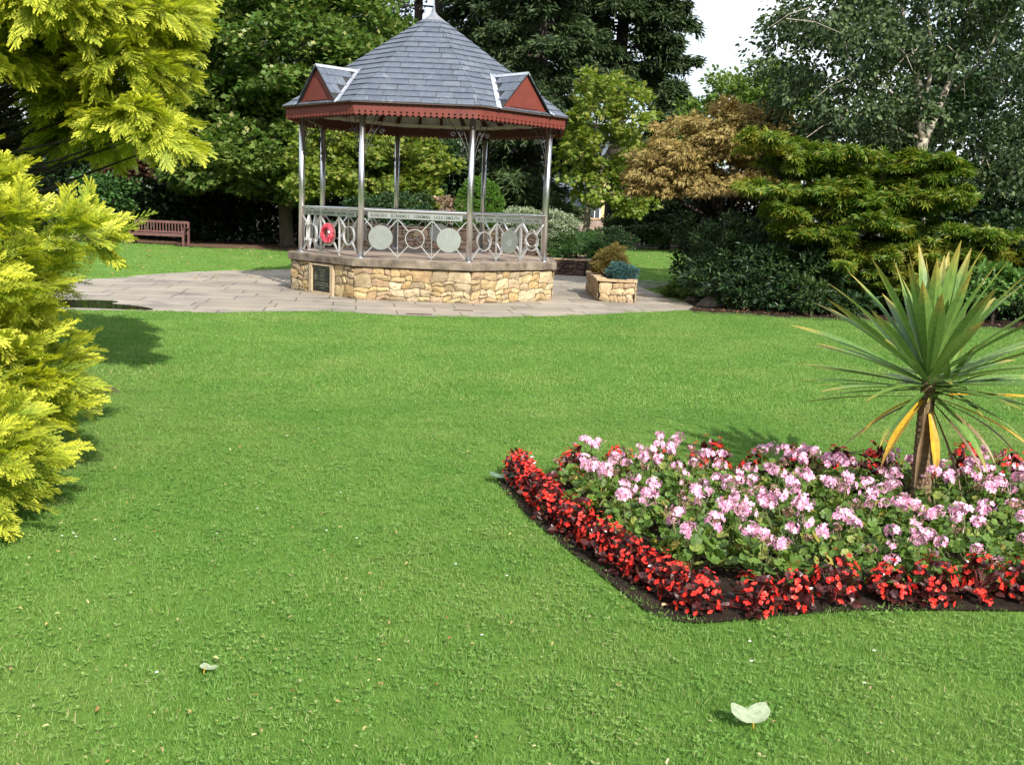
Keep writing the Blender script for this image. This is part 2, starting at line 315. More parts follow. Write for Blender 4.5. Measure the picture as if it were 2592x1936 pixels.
def grass_obj(name,x0,x1,y0,y1,step,densfn,tufts,scale):
    xs=np.arange(x0,x1,step); ys=np.arange(y0,y1,step); X,Y=np.meshgrid(xs,ys); X=X.ravel();Y=Y.ravel()
    k=inside(LAWN,X,Y)&~inside(PAVE,X,Y)&~inside(BED,X,Y)&densfn(X,Y); X=X[k];Y=Y[k]; n=len(X); s=step/2
    V=np.stack([np.stack([X-s,Y-s,0*X],1),np.stack([X+s,Y-s,0*X],1),np.stack([X+s,Y+s,0*X],1),np.stack([X-s,Y+s,0*X],1)],1).reshape(-1,3)
    b=MB(); b.add(V,np.arange(4*n).reshape(n,4)); o=b.build(name,M['blade'])
    g=bpy.data.node_groups.new(name,'GeometryNodeTree'); g.interface.new_socket('Geometry',in_out='INPUT',socket_type='NodeSocketGeometry'); g.interface.new_socket('Geometry',in_out='OUTPUT',socket_type='NodeSocketGeometry')
    N=g.nodes; gi=N.new('NodeGroupInput'); go=N.new('NodeGroupOutput'); dp=N.new('GeometryNodeDistributePointsOnFaces'); ip=N.new('GeometryNodeInstanceOnPoints')
    dens,(s0,s1)=scale; dp.inputs['Density'].default_value=dens
    rr=N.new('FunctionNodeRandomValue'); rr.data_type='FLOAT_VECTOR'; rr.inputs[0].default_value=(-.12,-.12,0); rr.inputs[1].default_value=(.12,.12,6.283)
    rs=N.new('FunctionNodeRandomValue'); rs.data_type='FLOAT'; rs.inputs[2].default_value=s0; rs.inputs[3].default_value=s1
    jn=N.new('GeometryNodeGeometryToInstance'); 
    for t in tufts:
        oi=N.new('GeometryNodeObjectInfo'); oi.inputs['Object'].default_value=t; g.links.new(oi.outputs['Geometry'],jn.inputs[0])
    g.links.new(gi.outputs[0],dp.inputs[0]); g.links.new(dp.outputs['Points'],ip.inputs['Points']); g.links.new(jn.outputs[0],ip.inputs['Instance'])
    ip.inputs['Pick Instance'].default_value=True; g.links.new(rr.outputs[0],ip.inputs['Rotation']); g.links.new(rs.outputs[1],ip.inputs['Scale']); g.links.new(ip.outputs[0],go.inputs[0])
    md=o.modifiers.new('scatter','NODES'); md.node_group=g
    tag(o,None,None,None,'stuff'); return o
TA=[tuft(i,120,.10,.012,.032,.0026,c) for i,c in ((1,0),(2,2),(3,7),(4,1))]
TB=[tuft(i+10,90,.16,.014,.030,.0052,0) for i in range(3)]
view=lambda X,Y:(np.abs(X)<Y*.56+.9)
g1=grass_obj('grass',-7,7,2.0,9.0,.125,lambda X,Y:view(X,Y)&(Y<9),TA,(170,(.7,1.2)))
tag(g1,'short mown lawn grass with clover in the foreground','grass')
g2=grass_obj('grass',-12,12,9.0,19.5,.25,lambda X,Y:view(X,Y),TB,(95,(.7,1.25)))
tag(g2,'mown lawn grass between the flowerbed and the paving','grass')
g3=grass_obj('grass',-20,13,17,57,.5,lambda X,Y:view(X,Y)&(Y>17)&((Y>19.4)|(X<-7)),TB,(16,(1.0,1.7)))
tag(g3,'mown grass of the back lawns beyond the bandstand','grass')

# ================================================================ LEAF TEMPLATES
def T_ov(wd=.33,fold=.10): return np.array([(0,0,0),(.28,-wd*.85,fold),(.68,-wd*.7,fold*.6),(1,0,-.08),(.68,wd*.7,fold*.6),(.28,wd*.85,fold),(.5,0,0)]),[(0,1,6),(1,2,6),(2,3,6),(3,4,6),(4,5,6),(5,0,6)]
def T_q(wd=.33,fold=.08): return np.array([(0,0,0),(.45,-wd,fold),(1,0,-.08),(.45,wd,fold)]),[(0,1,2),(0,2,3)]
def T_palm(n=5,spread=130,wd=.16,inner=.0):
    V=[];F=[]
    for i in range(n):
        t=R(-spread/2*1.0+spread*i/(n-1)); L=1-.32*abs(i-(n-1)/2)/((n-1)/2); c,s=math.cos(t),math.sin(t)
        b=len(V); V+=[(0,0,0),(L*.5*c+wd*s,L*.5*s-wd*c,.03),(L*c,L*s,-.12),(L*.5*c-wd*s,L*.5*s+wd*c,.03)]; F.append((b,b+1,b+2,b+3))
    return np.array(V),F
def T_syc(): # broad palmate
    pts=[(0,0),(.12,-.42),(.42,-.30),(.62,-.52),(.68,-.18),(1,0),(.68,.18),(.62,.52),(.42,.30),(.12,.42)]
    return np.array([(x,y,.12*abs(y)) for x,y in pts]),[(0,1,2),(0,2,3,4),(0,4,5,6),(0,6,7,8),(0,8,9)]
def place(tm,pos,dr,nr,size,jit=None):
    V0,F0=tm; n=len(pos); dr=dr/(np.linalg.norm(dr,axis=1,keepdims=True)+1e-9); sd=np.cross(nr,dr); sd/=np.linalg.norm(sd,axis=1,keepdims=True)+1e-9; nn=np.cross(dr,sd)
    P=pos[:,None,:]+size[:,None,None]*(V0[None,:,0:1]*dr[:,None,:]+V0[None,:,1:2]*sd[:,None,:]+V0[None,:,2:3]*nn[:,None,:])
    out=[]; k=len(V0); base=(np.arange(n)*k)[:,None]; by={}
    for f in F0: by.setdefault(len(f),[]).append(f)
    Fs=[]
    for q,l in by.items():
        for f in l: Fs.append(base+np.array([f]))
    return P.reshape(-1,3),Fs
def addpl(b,tm,pos,dr,nr,size,a=None):
    V,Fs=place(tm,pos,dr,nr,size); n0=b.n; b.V.append(V); b.A.append(np.zeros(len(V)) if a is None else np.repeat(a,len(tm[0])))
    for f in Fs: b.F.append(f+n0)
    b.n+=len(V)
def unit(n):
    v=rng.normal(size=(n,3)); return v/np.linalg.norm(v,axis=1,keepdims=True)
def shell(e,n,inner=.55,low=-.75,rough=.14):
    """points through the outer part of an ellipsoid with an uneven outline"""
    d=unit(n*2); d=d[d[:,2]>low][:n]; n=len(d)
    r=inner+(1-inner)*rng.uniform(0,1,n)**.55
    ph=rng.uniform(0,6,3); wob=1+rough*(np.sin(d[:,0]*5+ph[0])+np.sin(d[:,2]*6+ph[1])*.8+np.sin(d[:,1]*5+ph[2])*.6)
    r=r*wob
    return np.array(e[:3])+d*r[:,None]*np.array(e[3:]), d
def foliage(b,ells,ncl,clr,nlf,size,tm,flat=.5,up=.8,droop=.0,weights=None,inner=.55,rough=.14,low=-.75,lay=0,skip=None):
    vol=np.array([ (e[3]*e[5]+e[3]*e[4]+e[4]*e[5]) for e in ells]); vol=vol/vol.sum() if weights is None else np.array(weights)/sum(weights)
    for e,f in zip(ells,vol):
        m=max(3,int(ncl*f)); C,D=shell(e,m,inner,low,rough)
        if skip is not None: k_=~skip(C); C,D=C[k_],D[k_]
        m=len(C)
        cr_=clr*rng.uniform(.6,1.35,m)
        q=unit(m*nlf).reshape(m,nlf,3)*(rng.uniform(0,1,(m,nlf,1))**.45); q[...,2]*=flat
        P=C[:,None,:]+q*cr_[:,None,None]
        if lay: P[...,2]-=lay*np.linalg.norm(P[...,:2]-C[:,None,:2],axis=2)**1.0*.4
        P=P.reshape(-1,3); Dn=np.repeat(D,nlf,0); qq=q.reshape(-1,3); N_=len(P)
        dr=qq+Dn*.5+unit(N_)*.5; dr[:,2]-=droop
        nr=unit(N_)*.75+Dn*.55; nr[:,2]+=up
        addpl(b,tm,P,dr,nr,size*rng.uniform(.65,1.3,N_))
def limbs(b,base,ells,r0,n,zfork=None,seg=6,wig=.12):
    base=np.array(base,float); top=np.array(ells[0][:3]); h=zfork if zfork is not None else base[2]+(top[2]-base[2])*.45
    fork=base*1.0; fork[2]=h; fork[:2]+=(top[:2]-base[:2])*.3
    mid=(base+fork)/2+rng.normal(0,.04,3)*[1,1,0]
    b.tube([base-[0,0,.1],base+[0,0,.15*r0/.3],mid,fork],[r0*1.6,r0*1.12,r0*.95,r0*.85],12)
    for i in range(n):
        e=ells[rng.integers(len(ells))]; d=unit(1)[0]; d[2]=abs(d[2])*.8; tgt=np.array(e[:3])+d*np.array(e[3:])*.75
        s=fork-[0,0,rng.uniform(0,.25)*(fork[2]-base[2])]; t=np.linspace(0,1,seg)[:,None]
        L=np.linalg.norm(tgt-s); pts=s+(tgt-s)*t; pts[:,2]+=np.sin(t[:,0]*PI)*L*.08; pts[1:-1]+=rng.normal(0,wig*L*.12,(seg-2,3))
        b.tube(pts,r0*(.55*(1-t[:,0])**.8+.05),7,cap=False)

LM={}
LM['syc']=leafmat('sycamore_leaf',[(.050,.105,.020),(.082,.158,.028),(.125,.208,.044),(.24,.30,.08),(.42,.40,.16)],[0,.4,.75,.93,1],.35,.42,(.15,.21,.045),.45)
LM['ymaple']=leafmat('yellow_green_maple_leaf',[(.09,.16,.02),(.15,.225,.03),(.22,.27,.045),(.32,.31,.08)],None,.4,.45,(.2,.25,.03),.6)
LM['copper']=leafmat('copper_beech_leaf',[(.028,.012,.014),(.05,.018,.02),(.08,.03,.028),(.13,.07,.05)],[0,.5,.9,1],.25,.4,camt=(1.3,.8,.8))
LM['spruce']=leafmat('dark_conifer_needles',[(.018,.038,.015),(.032,.062,.022),(.055,.09,.032),(.09,.13,.045)],None,.15,.6,(.06,.10,.028),.5)
LM['pine']=leafmat('dull_pine_needles',[(.03,.03,.02),(.045,.055,.03),(.06,.045,.04)],None,.15,.6)
LM['green']=leafmat('fresh_green_leaf',[(.06,.12,.02),(.10,.18,.03),(.16,.24,.05)],None,.35,.45,(.15,.22,.04),.6)
LM['brown']=leafmat('bronze_maple_leaf',[(.16,.125,.04),(.27,.21,.065),(.41,.33,.12),(.31,.20,.065)],None,.25,.5,(.40,.33,.12),.7,camt=(1.2,1,.6))
LM['jmaple']=leafmat('yellow_green_japanese_maple_leaf',[(.05,.11,.010),(.095,.175,.014),(.18,.26,.028),(.36,.31,.05)],[0,.45,.85,1],.35,.42,(.30,.27,.035),1.0)
LM['birch']=leafmat('birch_leaf',[(.028,.052,.022),(.048,.084,.032),(.08,.122,.046),(.15,.20,.08)],[0,.4,.8,1],.28,.5,spec=.3)
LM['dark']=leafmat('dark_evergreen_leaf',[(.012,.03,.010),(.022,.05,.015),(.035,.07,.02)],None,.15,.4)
LM['rhod']=leafmat('rhododendron_leaf',[(.010,.028,.009),(.018,.045,.014),(.03,.065,.02),(.075,.12,.035)],[0,.45,.85,1],.12,.42,(.07,.12,.025),.9,spec=.35)
LM['laurel']=leafmat('bright_laurel_leaf',[(.07,.15,.035),(.11,.22,.05),(.15,.28,.06)],None,.25,.35,spec=.5)
LM['box']=leafmat('clipped_bright_green_leaf',[(.05,.13,.012),(.085,.19,.018),(.12,.23,.03)],None,.25,.5)
LM['silver']=leafmat('variegated_silver_leaf',[(.16,.22,.13),(.28,.34,.22),(.42,.46,.32),(.10,.16,.06)],None,.25,.5)
LM['shrub']=leafmat('mid_green_shrub_leaf',[(.03,.08,.02),(.05,.12,.028),(.08,.16,.04)],None,.25,.45)
LM['dim']=leafmat('dull_green_leaf',[(.018,.045,.014),(.03,.07,.02),(.05,.095,.03)],None,.2,.45)
LM['red']=leafmat('red_berry_leaf',[(.04,.014,.012),(.07,.024,.016),(.08,.06,.03)],None,.25,.45)
LM['pinkleaf']=leafmat('pinkish_pale_leaf',[(.28,.18,.15),(.38,.26,.2),(.2,.16,.08)],None,.25,.5)
LM['heath']=leafmat('bronze_heather_leaf',[(.10,.10,.02),(.17,.13,.03),(.24,.15,.05),(.10,.14,.03)],None,.25,.6)
LM['juniper']=leafmat('blue_green_juniper',[(.03,.085,.085),(.055,.13,.125),(.09,.18,.17)],None,.15,.6)
LM['golden']=leafmat('golden_cypress_scale_leaf',[(.08,.15,.012),(.145,.235,.016),(.23,.33,.026)],None,.38,.5,tipc=(.82,.83,.11),camt=(1.1,1.1,.5))
LM['gercol']=leafmat('geranium_leaf',[(.06,.12,.025),(.10,.185,.03),(.15,.24,.045),(.24,.27,.06),(.46,.30,.05)],[0,.35,.72,.92,1],.3,.5)
LM['gerpink']=leafmat('pink_geranium_petal',[(.74,.27,.48),(.84,.44,.62),(.90,.68,.78),(.64,.18,.38)],None,.25,.5,camt=(1,1,1))
LM['gerspent']=leafmat('spent_brown_petal',[(.10,.045,.03),(.20,.10,.06),(.42,.26,.20),(.55,.34,.32)],None,.2,.7)
LM['begleaf']=leafmat('bronze_begonia_leaf',[(.035,.008,.008),(.065,.014,.014),(.10,.03,.028),(.05,.03,.012)],None,.2,.28,spec=.6,camt=(1.4,.7,.6))
LM['begred']=leafmat('scarlet_begonia_petal',[(.60,.014,.010),(.78,.030,.018),(.85,.08,.045)],None,.2,.45,camt=(1.2,.8,.8))
def cordmat(nm,c0,c1,tip):
    m,n,o=newmat(nm); g=n.nodes.new('ShaderNodeNewGeometry'); r=ramp(n,[c0,c1]); n.links.new(g.outputs['Random Per Island'],r.inputs[0])
    a=n.nodes.new('ShaderNodeAttribute'); a.attribute_name='tip'; rr=ramp(n,[(0,0,0),(1,1,1)],[.72,1]); n.links.new(a.outputs['Fac'],rr.inputs[0])
    x=noise(n,60,3,.6,'Object',(1,1,.15)); r3=ramp(n,[(.8,.8,.8),(1.2,1.2,1.2)],[.35,.65]); n.links.new(x.outputs[0],r3.inputs[0])
    c=mixc(n,1.,mixc(n,rr.outputs[0],r.outputs[0],tip),r3.outputs[0],'MULTIPLY'); b=n.nodes.new('ShaderNodeBsdfPrincipled'); n.links.new(c,b.inputs['Base Color']); b.inputs['Roughness'].default_value=.38
    t=n.nodes.new('ShaderNodeBsdfTranslucent'); n.links.new(c,t.inputs[0]); s=n.nodes.new('ShaderNodeMixShader'); s.inputs[0].default_value=.22
    n.links.new(b.outputs[0],s.inputs[1]); n.links.new(t.outputs[0],s.inputs[2]); n.links.new(s.outputs[0],o.inputs[0]); return m
M['cord']=cordmat('cordyline_green_leaf',(.10,.20,.045),(.19,.31,.07),(.42,.30,.06))
M['cordy']=cordmat('cordyline_yellowed_leaf',(.62,.36,.03),(.70,.44,.05),(.25,.12,.05))
M['cordb']=cordmat('cordyline_withered_leaf',(.14,.08,.04),(.30,.20,.10),(.2,.14,.08))

def belt(name,label,pts,n,size,h):
    P=[]
    for _ in range(n):
        a=rng.uniform(0,2*PI) if pts is None else 0; i=rng.integers(len(pts)-1); t=rng.uniform(); x=pts[i][0]*(1-t)+pts[i+1][0]*t; y=pts[i][1]*(1-t)+pts[i+1][1]*t
        P.append((x+rng.normal(0,1.5),y+rng.normal(0,1.5),h*rng.uniform(0,1)**.8*(1+.25*math.sin(x*.35)+.2*math.sin(y*.4))))
    P=np.array(P); b=MB(); addpl(b,T_q(.4),P,unit(n),unit(n)+[0,0,.6],size*rng.uniform(.6,1.4,n)); o=b.build(name,LM['dark']); return tag(o,label,'trees',None,'stuff')
belt('unseen_tree_belt','unseen dark belt of trees added around the sides and back to darken reflections',[(-34,40),(-38,10),(-30,-25),(0,-36),(30,-30),(34,0),(30,36)],26000,1.1,11)  # unseen trees, added so the steel reflects dark foliage instead of bright sky

# ================================================================ BANDSTAND
CX,CY,TH=-1.8566,21.0066,-.0123
RP,ZP,ZR,RS,ZSB,RW,RF,ZFT,ZFB=2.5972,.7507,1.629,2.8671,.607,2.80,2.9038,3.5094,3.2821
BS=thing('bandstand','octagonal bandstand with slate roof, red scalloped fascia, steel posts and golden stone base','bandstand',(CX,CY,0),TH)
def cn(k,r): a=R(-67.5+45*k); return np.array([r*math.sin(a),-r*math.cos(a)])
def octa(r): return [tuple(cn(k,r)) for k in range(8)]
class Face:
    def __init__(s,k,r):
        s.p=cn(k,r); q=cn(k+1,r); s.L=np.linalg.norm(q-s.p); s.t=(q-s.p)/s.L; s.n=np.array([s.t[1],-s.t[0]])
    def pt(s,x,off,z): v=s.p+s.t*x+s.n*off; return np.array([v[0],v[1],z])
    def box(s,b,x0,x1,o0,o1,z0,z1):
        V=[s.pt(x,o,z) for z in(z0,z1) for o in(o0,o1) for x in(x0,x1)]
        b.add(V,[(0,1,3,2),(4,6,7,5),(0,4,5,1),(2,3,7,6),(0,2,6,4),(1,5,7,3)])
def rubble(b,P0,P1,z0,z1,nrm,rows=None,wmin=.16,wmax=.54,depth=.035):
    """random coursed rubble: bulging separate stones on the plane P0..P1 (xy), proud of the mortar"""
    P0=np.array(P0,float);P1=np.array(P1,float);L=np.linalg.norm(P1-P0);t=(P1-P0)/L;n=np.array(nrm,float)
    Hh=z1-z0; rects=[]
    def split(x0,x1,a0,a1):
        w_,h_=x1-x0,a1-a0
        if h_>.30 or (h_>.15 and random.random()<.42 and h_>w_*.35):
            c=a0+h_*random.uniform(.35,.65); split(x0,x1,a0,c); split(x0,x1,c,a1); return
        if w_>wmax or (w_>wmin*2.1 and w_>h_*2.1):
            c=x0+w_*random.uniform(.35,.65); split(x0,c,a0,a1); split(c,x1,a0,a1); return
        rects.append((x0,x1,a0,a1))
    x=0
    while x<L-.01:
        w_=min(random.uniform(.45,.85),L-x); 
        if L-x-w_<.25: w_=L-x
        split(x,x+w_,0,Hh); x+=w_
    for x0,x1,a0,a1 in rects:
        g=.0045; k=5; m=4; sx=random.uniform(-.012,.012); sh=0
        bul=random.uniform(.35,1)*depth*.75; V=[]
        for j in range(m):
            for i in range(k):
                u=i/(k-1); v=j/(m-1); xx=x0+g+(x1-x0-2*g)*u; zz=a0+g+(a1-a0-2*g)*v
                edge=(i in(0,k-1)) or (j in(0,m-1))
                cx_=(u-.5)*2; cz_=(v-.5)*2
                if (i in(0,k-1)) and (j in(0,m-1)): xx-=cx_*random.uniform(.002,.012); zz-=cz_*random.uniform(.002,.010)
                gx_,gz_=P0[0]*3+xx,zz; xx+=.026*math.sin(gz_*17+gx_*5)+.012*math.sin(gz_*41+gx_*11); zz+=.020*math.sin(gx_*9+gz_*5)+.012*math.sin(gx_*23-gz_*9); xx+=random.uniform(-.003,.003); zz+=random.uniform(-.003,.003)
                d=random.uniform(-.002,.004) if edge else bul*(1-.15*abs(cx_)-.15*abs(cz_))+random.uniform(-.010,.010)+sx*cx_
                xx=min(max(xx,.0),L); zz=min(max(zz,.0),Hh)
                q=P0+t*xx+n*d; V.append((q[0],q[1],z0+zz))
        F=[(j*k+i,j*k+i+1,(j+1)*k+i+1,(j+1)*k+i) for j in range(m-1) for i in range(k-1)]
        b.add(V,F)
b=MB(); b.prism(octa(RW-.012),-.05,ZSB-.001); core=b.build('plinth_core',M['mortar'],BS)
b=MB()
for k in range(8):
    f=Face(k,RW)
    if k==0:
        rubble(b,f.p,f.p+f.t*.70,0,ZSB-.01,f.n,wmin=.12,wmax=.34); rubble(b,f.p+f.t*1.52,f.p+f.t*f.L,0,ZSB-.01,f.n,wmin=.1,wmax=.34)
    else: rubble(b,f.p,f.p+f.t*f.L,0,ZSB-.01,f.n)
b.build('plinth_stonework',M['stone'],BS)
b=MB(); # slab with weathered edge
sl=[]
for k in range(8):
    f=Face(k,RS)
    for i in range(10): sl.append(tuple(f.p+f.t*f.L*i/10+f.n*random.uniform(-.006,.004)))
n_=len(sl); V=[(x,y,ZSB+.004) for x,y in sl]+[(x,y,ZP-.018) for x,y in sl]+[(x*.994,y*.994,ZP) for x,y in sl]
b.add(V,[tuple(range(n_-1,-1,-1))]+[(i,(i+1)%n_,n_+(i+1)%n_,n_+i) for i in range(n_)]+[(n_+i,n_+(i+1)%n_,2*n_+(i+1)%n_,2*n_+i) for i in range(n_)]+[tuple(range(2*n_,3*n_))])
b.build('plinth_slab',M['slab'],BS)
b=MB(); b.prism(octa(RS-.14),ZP-.01,ZP+.004); b.build('floor',M['floor'],BS)
# plaque
f=Face(0,RW); b=MB()
f.box(b,.71,.80,-.02,.045,.0,.585); f.box(b,1.42,1.51,-.02,.045,.0,.585); f.box(b,.80,1.42,-.02,.043,.545,.585); f.box(b,.80,1.42,-.02,.055,.0,.05)
b.build('plaque_surround',M['pframe'],BS)
b=MB(); f.box(b,.802,1.418,-.02,.012,.052,.543); pl=b.build('plaque',M['plaque'],BS)
b=MB(); rr_=random.Random(3)
def squig(x0,x1,z,h):   # unreadable raised lines of lettering
    x=x0
    while x<x1:
        w_=rr_.uniform(.008,.02)
        if rr_.random()<.85: f.box(b,x,min(x+w_*.8,x1),.011,.0135,z-h*rr_.uniform(.3,.5),z+h*rr_.uniform(.3,.5))
        x+=w_+ (.012 if rr_.random()<.2 else .002)
for x0,x1,z,h in [(.84,1.37,.50,.022),(1.0,1.24,.462,.02),(1.07,1.17,.425,.008),(1.0,1.24,.402,.008),(1.05,1.2,.377,.008),(1.0,1.25,.352,.010),(1.06,1.18,.328,.008),(1.03,1.22,.303,.008),(1.0,1.26,.28,.009),(1.07,1.17,.255,.008),(.93,1.32,.215,.022),(.88,1.38,.172,.022),(1.03,1.2,.125,.017)]: b=MB(); squig(x0,x1,z,h); b.build('plaque_lettering',M['gold'],pl)
b=MB()
for i in range(20):
    a=i*2*PI/20; f.box(b,.905+.045*math.cos(a)-.009,.905+.045*math.cos(a)+.009,.011,.014,.315+.034*math.sin(a)-.008,.315+.034*math.sin(a)+.008)
f.box(b,.900,.910,.011,.0145,.30,.425); f.box(b,.885,.925,.011,.0145,.358,.366)
b.build('plaque_emblem',M['gold'],pl)
# posts
for k in range(8):
    x,y=cn(k,RP); b=MB(); b.tube([(x,y,ZP),(x,y,3.42)],.055,20); o=b.build('post',M['steel'],BS,smooth=True)
    for p in o.data.polygons:
        if len(p.vertices)>4: p.use_smooth=False
    b=MB(); b.tube([(x,y,ZP+.003),(x,y,ZP+.015)],[.085,.083],20); b.build('base_plate',M['steel'],o)
# lettering helper
def text_into(b,txt,size,place_,bold=.0):
    cu=bpy.data.curves.new('t','FONT'); cu.body=txt; cu.size=size; cu.align_x='CENTER'; cu.align_y='CENTER'; cu.offset=bold; cu.resolution_u=2
    ob=bpy.data.objects.new('t',cu); col.objects.link(ob); dg=bpy.context.evaluated_depsgraph_get(); me=bpy.data.meshes.new_from_object(ob.evaluated_get(dg))
    V=[place_(v.co.x,v.co.y) for v in me.vertices]; F=[tuple(p.vertices) for p in me.polygons]
    if V: b.add(V,F)
    bpy.data.objects.remove(ob); bpy.data.meshes.remove(me)
def serif_line(par,f,words,z,size,off,x0,x1):
    """capital letters with small slab serifs, spread along a name board"""
    s=' '.join(words); tot=sum(len(w_) for w_ in words)+1.6*(len(words)-1); pitch=(x1-x0)/tot; x=x0+pitch/2
    for wi,w_ in enumerate(words):
        b=MB()
        for ch in w_:
            text_into(b,ch,size,lambda u,v,x=x: f.pt(x+u*.88,off,z+v),.0022)
            h=size*.345
            for sx in ((-.3,.3) if ch not in 'OCGSJL' else ()):
                if ch in 'TIY' and sx<0: continue
                q=0 if ch in 'TIYP' else sx*size*.72
                f.box(b,x+q-size*.12,x+q+size*.12,off-.0004,off+.0005,z-h-.002,z-h+.004)
            x+=pitch
        b.build('lettering',M['ink'],par); x+=1.6*pitch
NAMES={0:['ELGIN','FORRES','FRASERBURGH','HATSTON','ISLAY'],1:['KINLOSS','KIRKWALL','LONGMAN','LOSSIEMOUTH'],2:['MILLTOWN','OBAN','PETERHEAD','SAXA VORD']}
DISC={1:['d','r','d']}; ZT,ZB,ZC=1.465,.80,1.135
for k in range(8):
    if k==3: continue
    f=Face(k,RP); L=f.L; rp=.055
    b=MB(); b.tube([f.pt(rp,0,ZR),f.pt(L-rp,0,ZR)],.026,12,cap=False); rail=b.build('handrail',M['steel'],BS,smooth=True)
    dv=.022; th=.014
    third=(L-2*rp)/3; x0=rp
    for i in (1,2): b=MB(); f.box(b,x0+third*i-.003,x0+third*i+.003,-dv,dv,ZB-.04,ZR-.02); b.build('upright_bar',M['bar'],rail)
    for xa_ in (rp,L-rp-.10): b=MB(); f.box(b,xa_,xa_+.10,-.004,.004,ZT-.004,ZT+.004); b.build('short_bar',M['steel'],rail)
    bars=rail
    kinds=DISC.get(k,['r','d','r'])
    for i in range(3):
        xa=x0+third*i+.012; xb=x0+third*(i+1)-.012; xc=(xa+xb)/2; rad=.172 if kinds[i]=='r' else .212
        for (xs,zs) in((xa,ZT),(xb,ZT),(xa,ZB),(xb,ZB)):
            dx,dz=xc-xs,ZC-zs; l=math.hypot(dx,dz); ux,uz=dx/l,dz/l; e=l-rad+(.0 if kinds[i]=='r' else .012); px,pz=-uz*th/2,ux*th/2
            V=[]
            for (a,q) in((0,1),(e,1),(e,-1),(0,-1)):
                for o_ in(-dv,dv): V.append(f.pt(xs+ux*a+px*q,o_,zs+uz*a+pz*q))
            b=MB(); b.add(V,[(0,2,4,6),(1,7,5,3),(0,1,3,2),(2,3,5,4),(4,5,7,6),(6,7,1,0)]); b.build('diagonal_bar',M['bar'],rail)
    for i in range(3):
        xc=x0+third*(i+.5)
        b=MB(); n=40; 
        if kinds[i]=='r':
            V=[];F=[]
            for j in range(n):
                a=j*2*PI/n
                for rr2,oo in((.178,-dv),(.178,dv),(.166,dv),(.166,-dv)): V.append(f.pt(xc+rr2*math.cos(a),oo,ZC+rr2*math.sin(a)))
            for j in range(n):
                for q in range(4): F.append((j*4+q,j*4+(q+1)%4,((j+1)%n)*4+(q+1)%4,((j+1)%n)*4+q))
            b.add(V,F); b.build('ring',M['bar'],bars)
        else:
            V=[f.pt(xc+.222*math.cos(j*2*PI/n),dv+.002,ZC+.222*math.sin(j*2*PI/n)) for j in range(n)]+[f.pt(xc+.222*math.cos(j*2*PI/n),dv+.008,ZC+.222*math.sin(j*2*PI/n)) for j in range(n)]
            b.add(V,[tuple(range(n)),tuple(range(2*n-1,n-1,-1))]+[(j,(j+1)%n,n+(j+1)%n,n+j) for j in range(n)]); dc=b.build('disc',M['plate'],bars)
            b=MB(); wd={(1,0):'CANADA',(1,2):'IRELAND'}.get((k,i)); off=dv+.0095
            if wd:
                for j,ch in enumerate(wd):
                    a=PI/2-(j-(len(wd)-1)/2)*.235; text_into(b,ch,.042,lambda u,v,a=a: f.pt(xc+math.cos(a)*(.158+v)+math.sin(a)*u,off,ZC+math.sin(a)*(.158+v)-math.cos(a)*u),.0008)
            if k in(0,1,2):
                b2=MB()
                for j in range(8):  # faint crest
                    a=j*PI/4; c_,s_=math.cos(a),math.sin(a); b2.add([f.pt(xc+c_*.02,off,ZC-.02+s_*.02),f.pt(xc+c_*.045-s_*.012,off,ZC-.02+s_*.045+c_*.012),f.pt(xc+c_*.08,off,ZC-.02+s_*.08),f.pt(xc+c_*.045+s_*.012,off,ZC-.02+s_*.045-c_*.012)],[(0,1,2,3)])
                b2.build('crest',M['faint'],bars)
            if wd: b.build('disc_lettering',M['faint'],bars)
    b=MB(); f.box(b,rp+.075,L-rp-.075,.014,.024,1.484,1.588); nb=b.build('name_board',M['plate'],BS)
    for xx in (rp+.085,L-rp-.085): b=MB(); f.box(b,xx-.006,xx+.006,-.006,.020,1.59,ZR-.012); b.build('bracket_pin',M['steel'],rail)
    if k in NAMES: serif_line(nb,f,NAMES[k],1.534,.072,.0255,rp+.13,L-rp-.13)
# fascia boards with drilled holes and pointed ends
def board(b,f,x0,wd,zt,zb,off,th=.018):
    g=.0022; rt,rb=.0135,.019; zt1=zt-.048; zb1=zb+.048; pts=[]
    def arc(cx,cz,r,side):
        out=[]
        for j in range(5):
            a=-PI/2+PI*j/4; out.append((cx+side*r*math.cos(a),cz+r*math.sin(a)))
        return out
    L_=x0+g; R_=x0+wd-g
    left=[(L_,zb+.036)]+arc(L_-g,zb1+.02,rb,1)+arc(L_-g,zt1,rt,1)+[(L_,zt)]
    right=[(R_,zt)]+[(R_+g-(x-(L_-g)),z) for x,z in arc(L_-g,zt1,rt,1)][::-1]+[(R_+g-(x-(L_-g)),z) for x,z in arc(L_-g,zb1+.02,rb,1)][::-1]+[(R_,zb+.036)]
    P=left+right+[((L_+R_)/2,zb)]
    n=len(P); V=[f.pt(x,off,z) for x,z in P]+[f.pt(x,off-th,z) for x,z in P]
    m=len(left); F=[]
    for i in range(m-1): F.append((i,i+1,2*m-2-i,2*m-1-i))
    F.append((2*m,0,2*m-1)); F=[tuple(q) for q in F]; F2=[tuple(n+q for q in f_[::-1]) for f_ in F]
    b.add(V,F+F2+[(i,(i+1)%n,n+(i+1)%n,n+i) for i in range(n)][::1])
for k in range(8):
    f=Face(k,RF); b=MB(); nb_=21; wd=f.L/nb_
    for i in range(nb_): board(b,f,i*wd,wd,ZFT-.004,ZFB-.008,.004)
    fa=b.build('fascia',M['red'],BS)
    b=MB(); f.box(b,0.01,f.L-.01,-.045,-.016,ZFB+.085,ZFT-.012); b.build('fascia_backing',M['darkred'],fa)
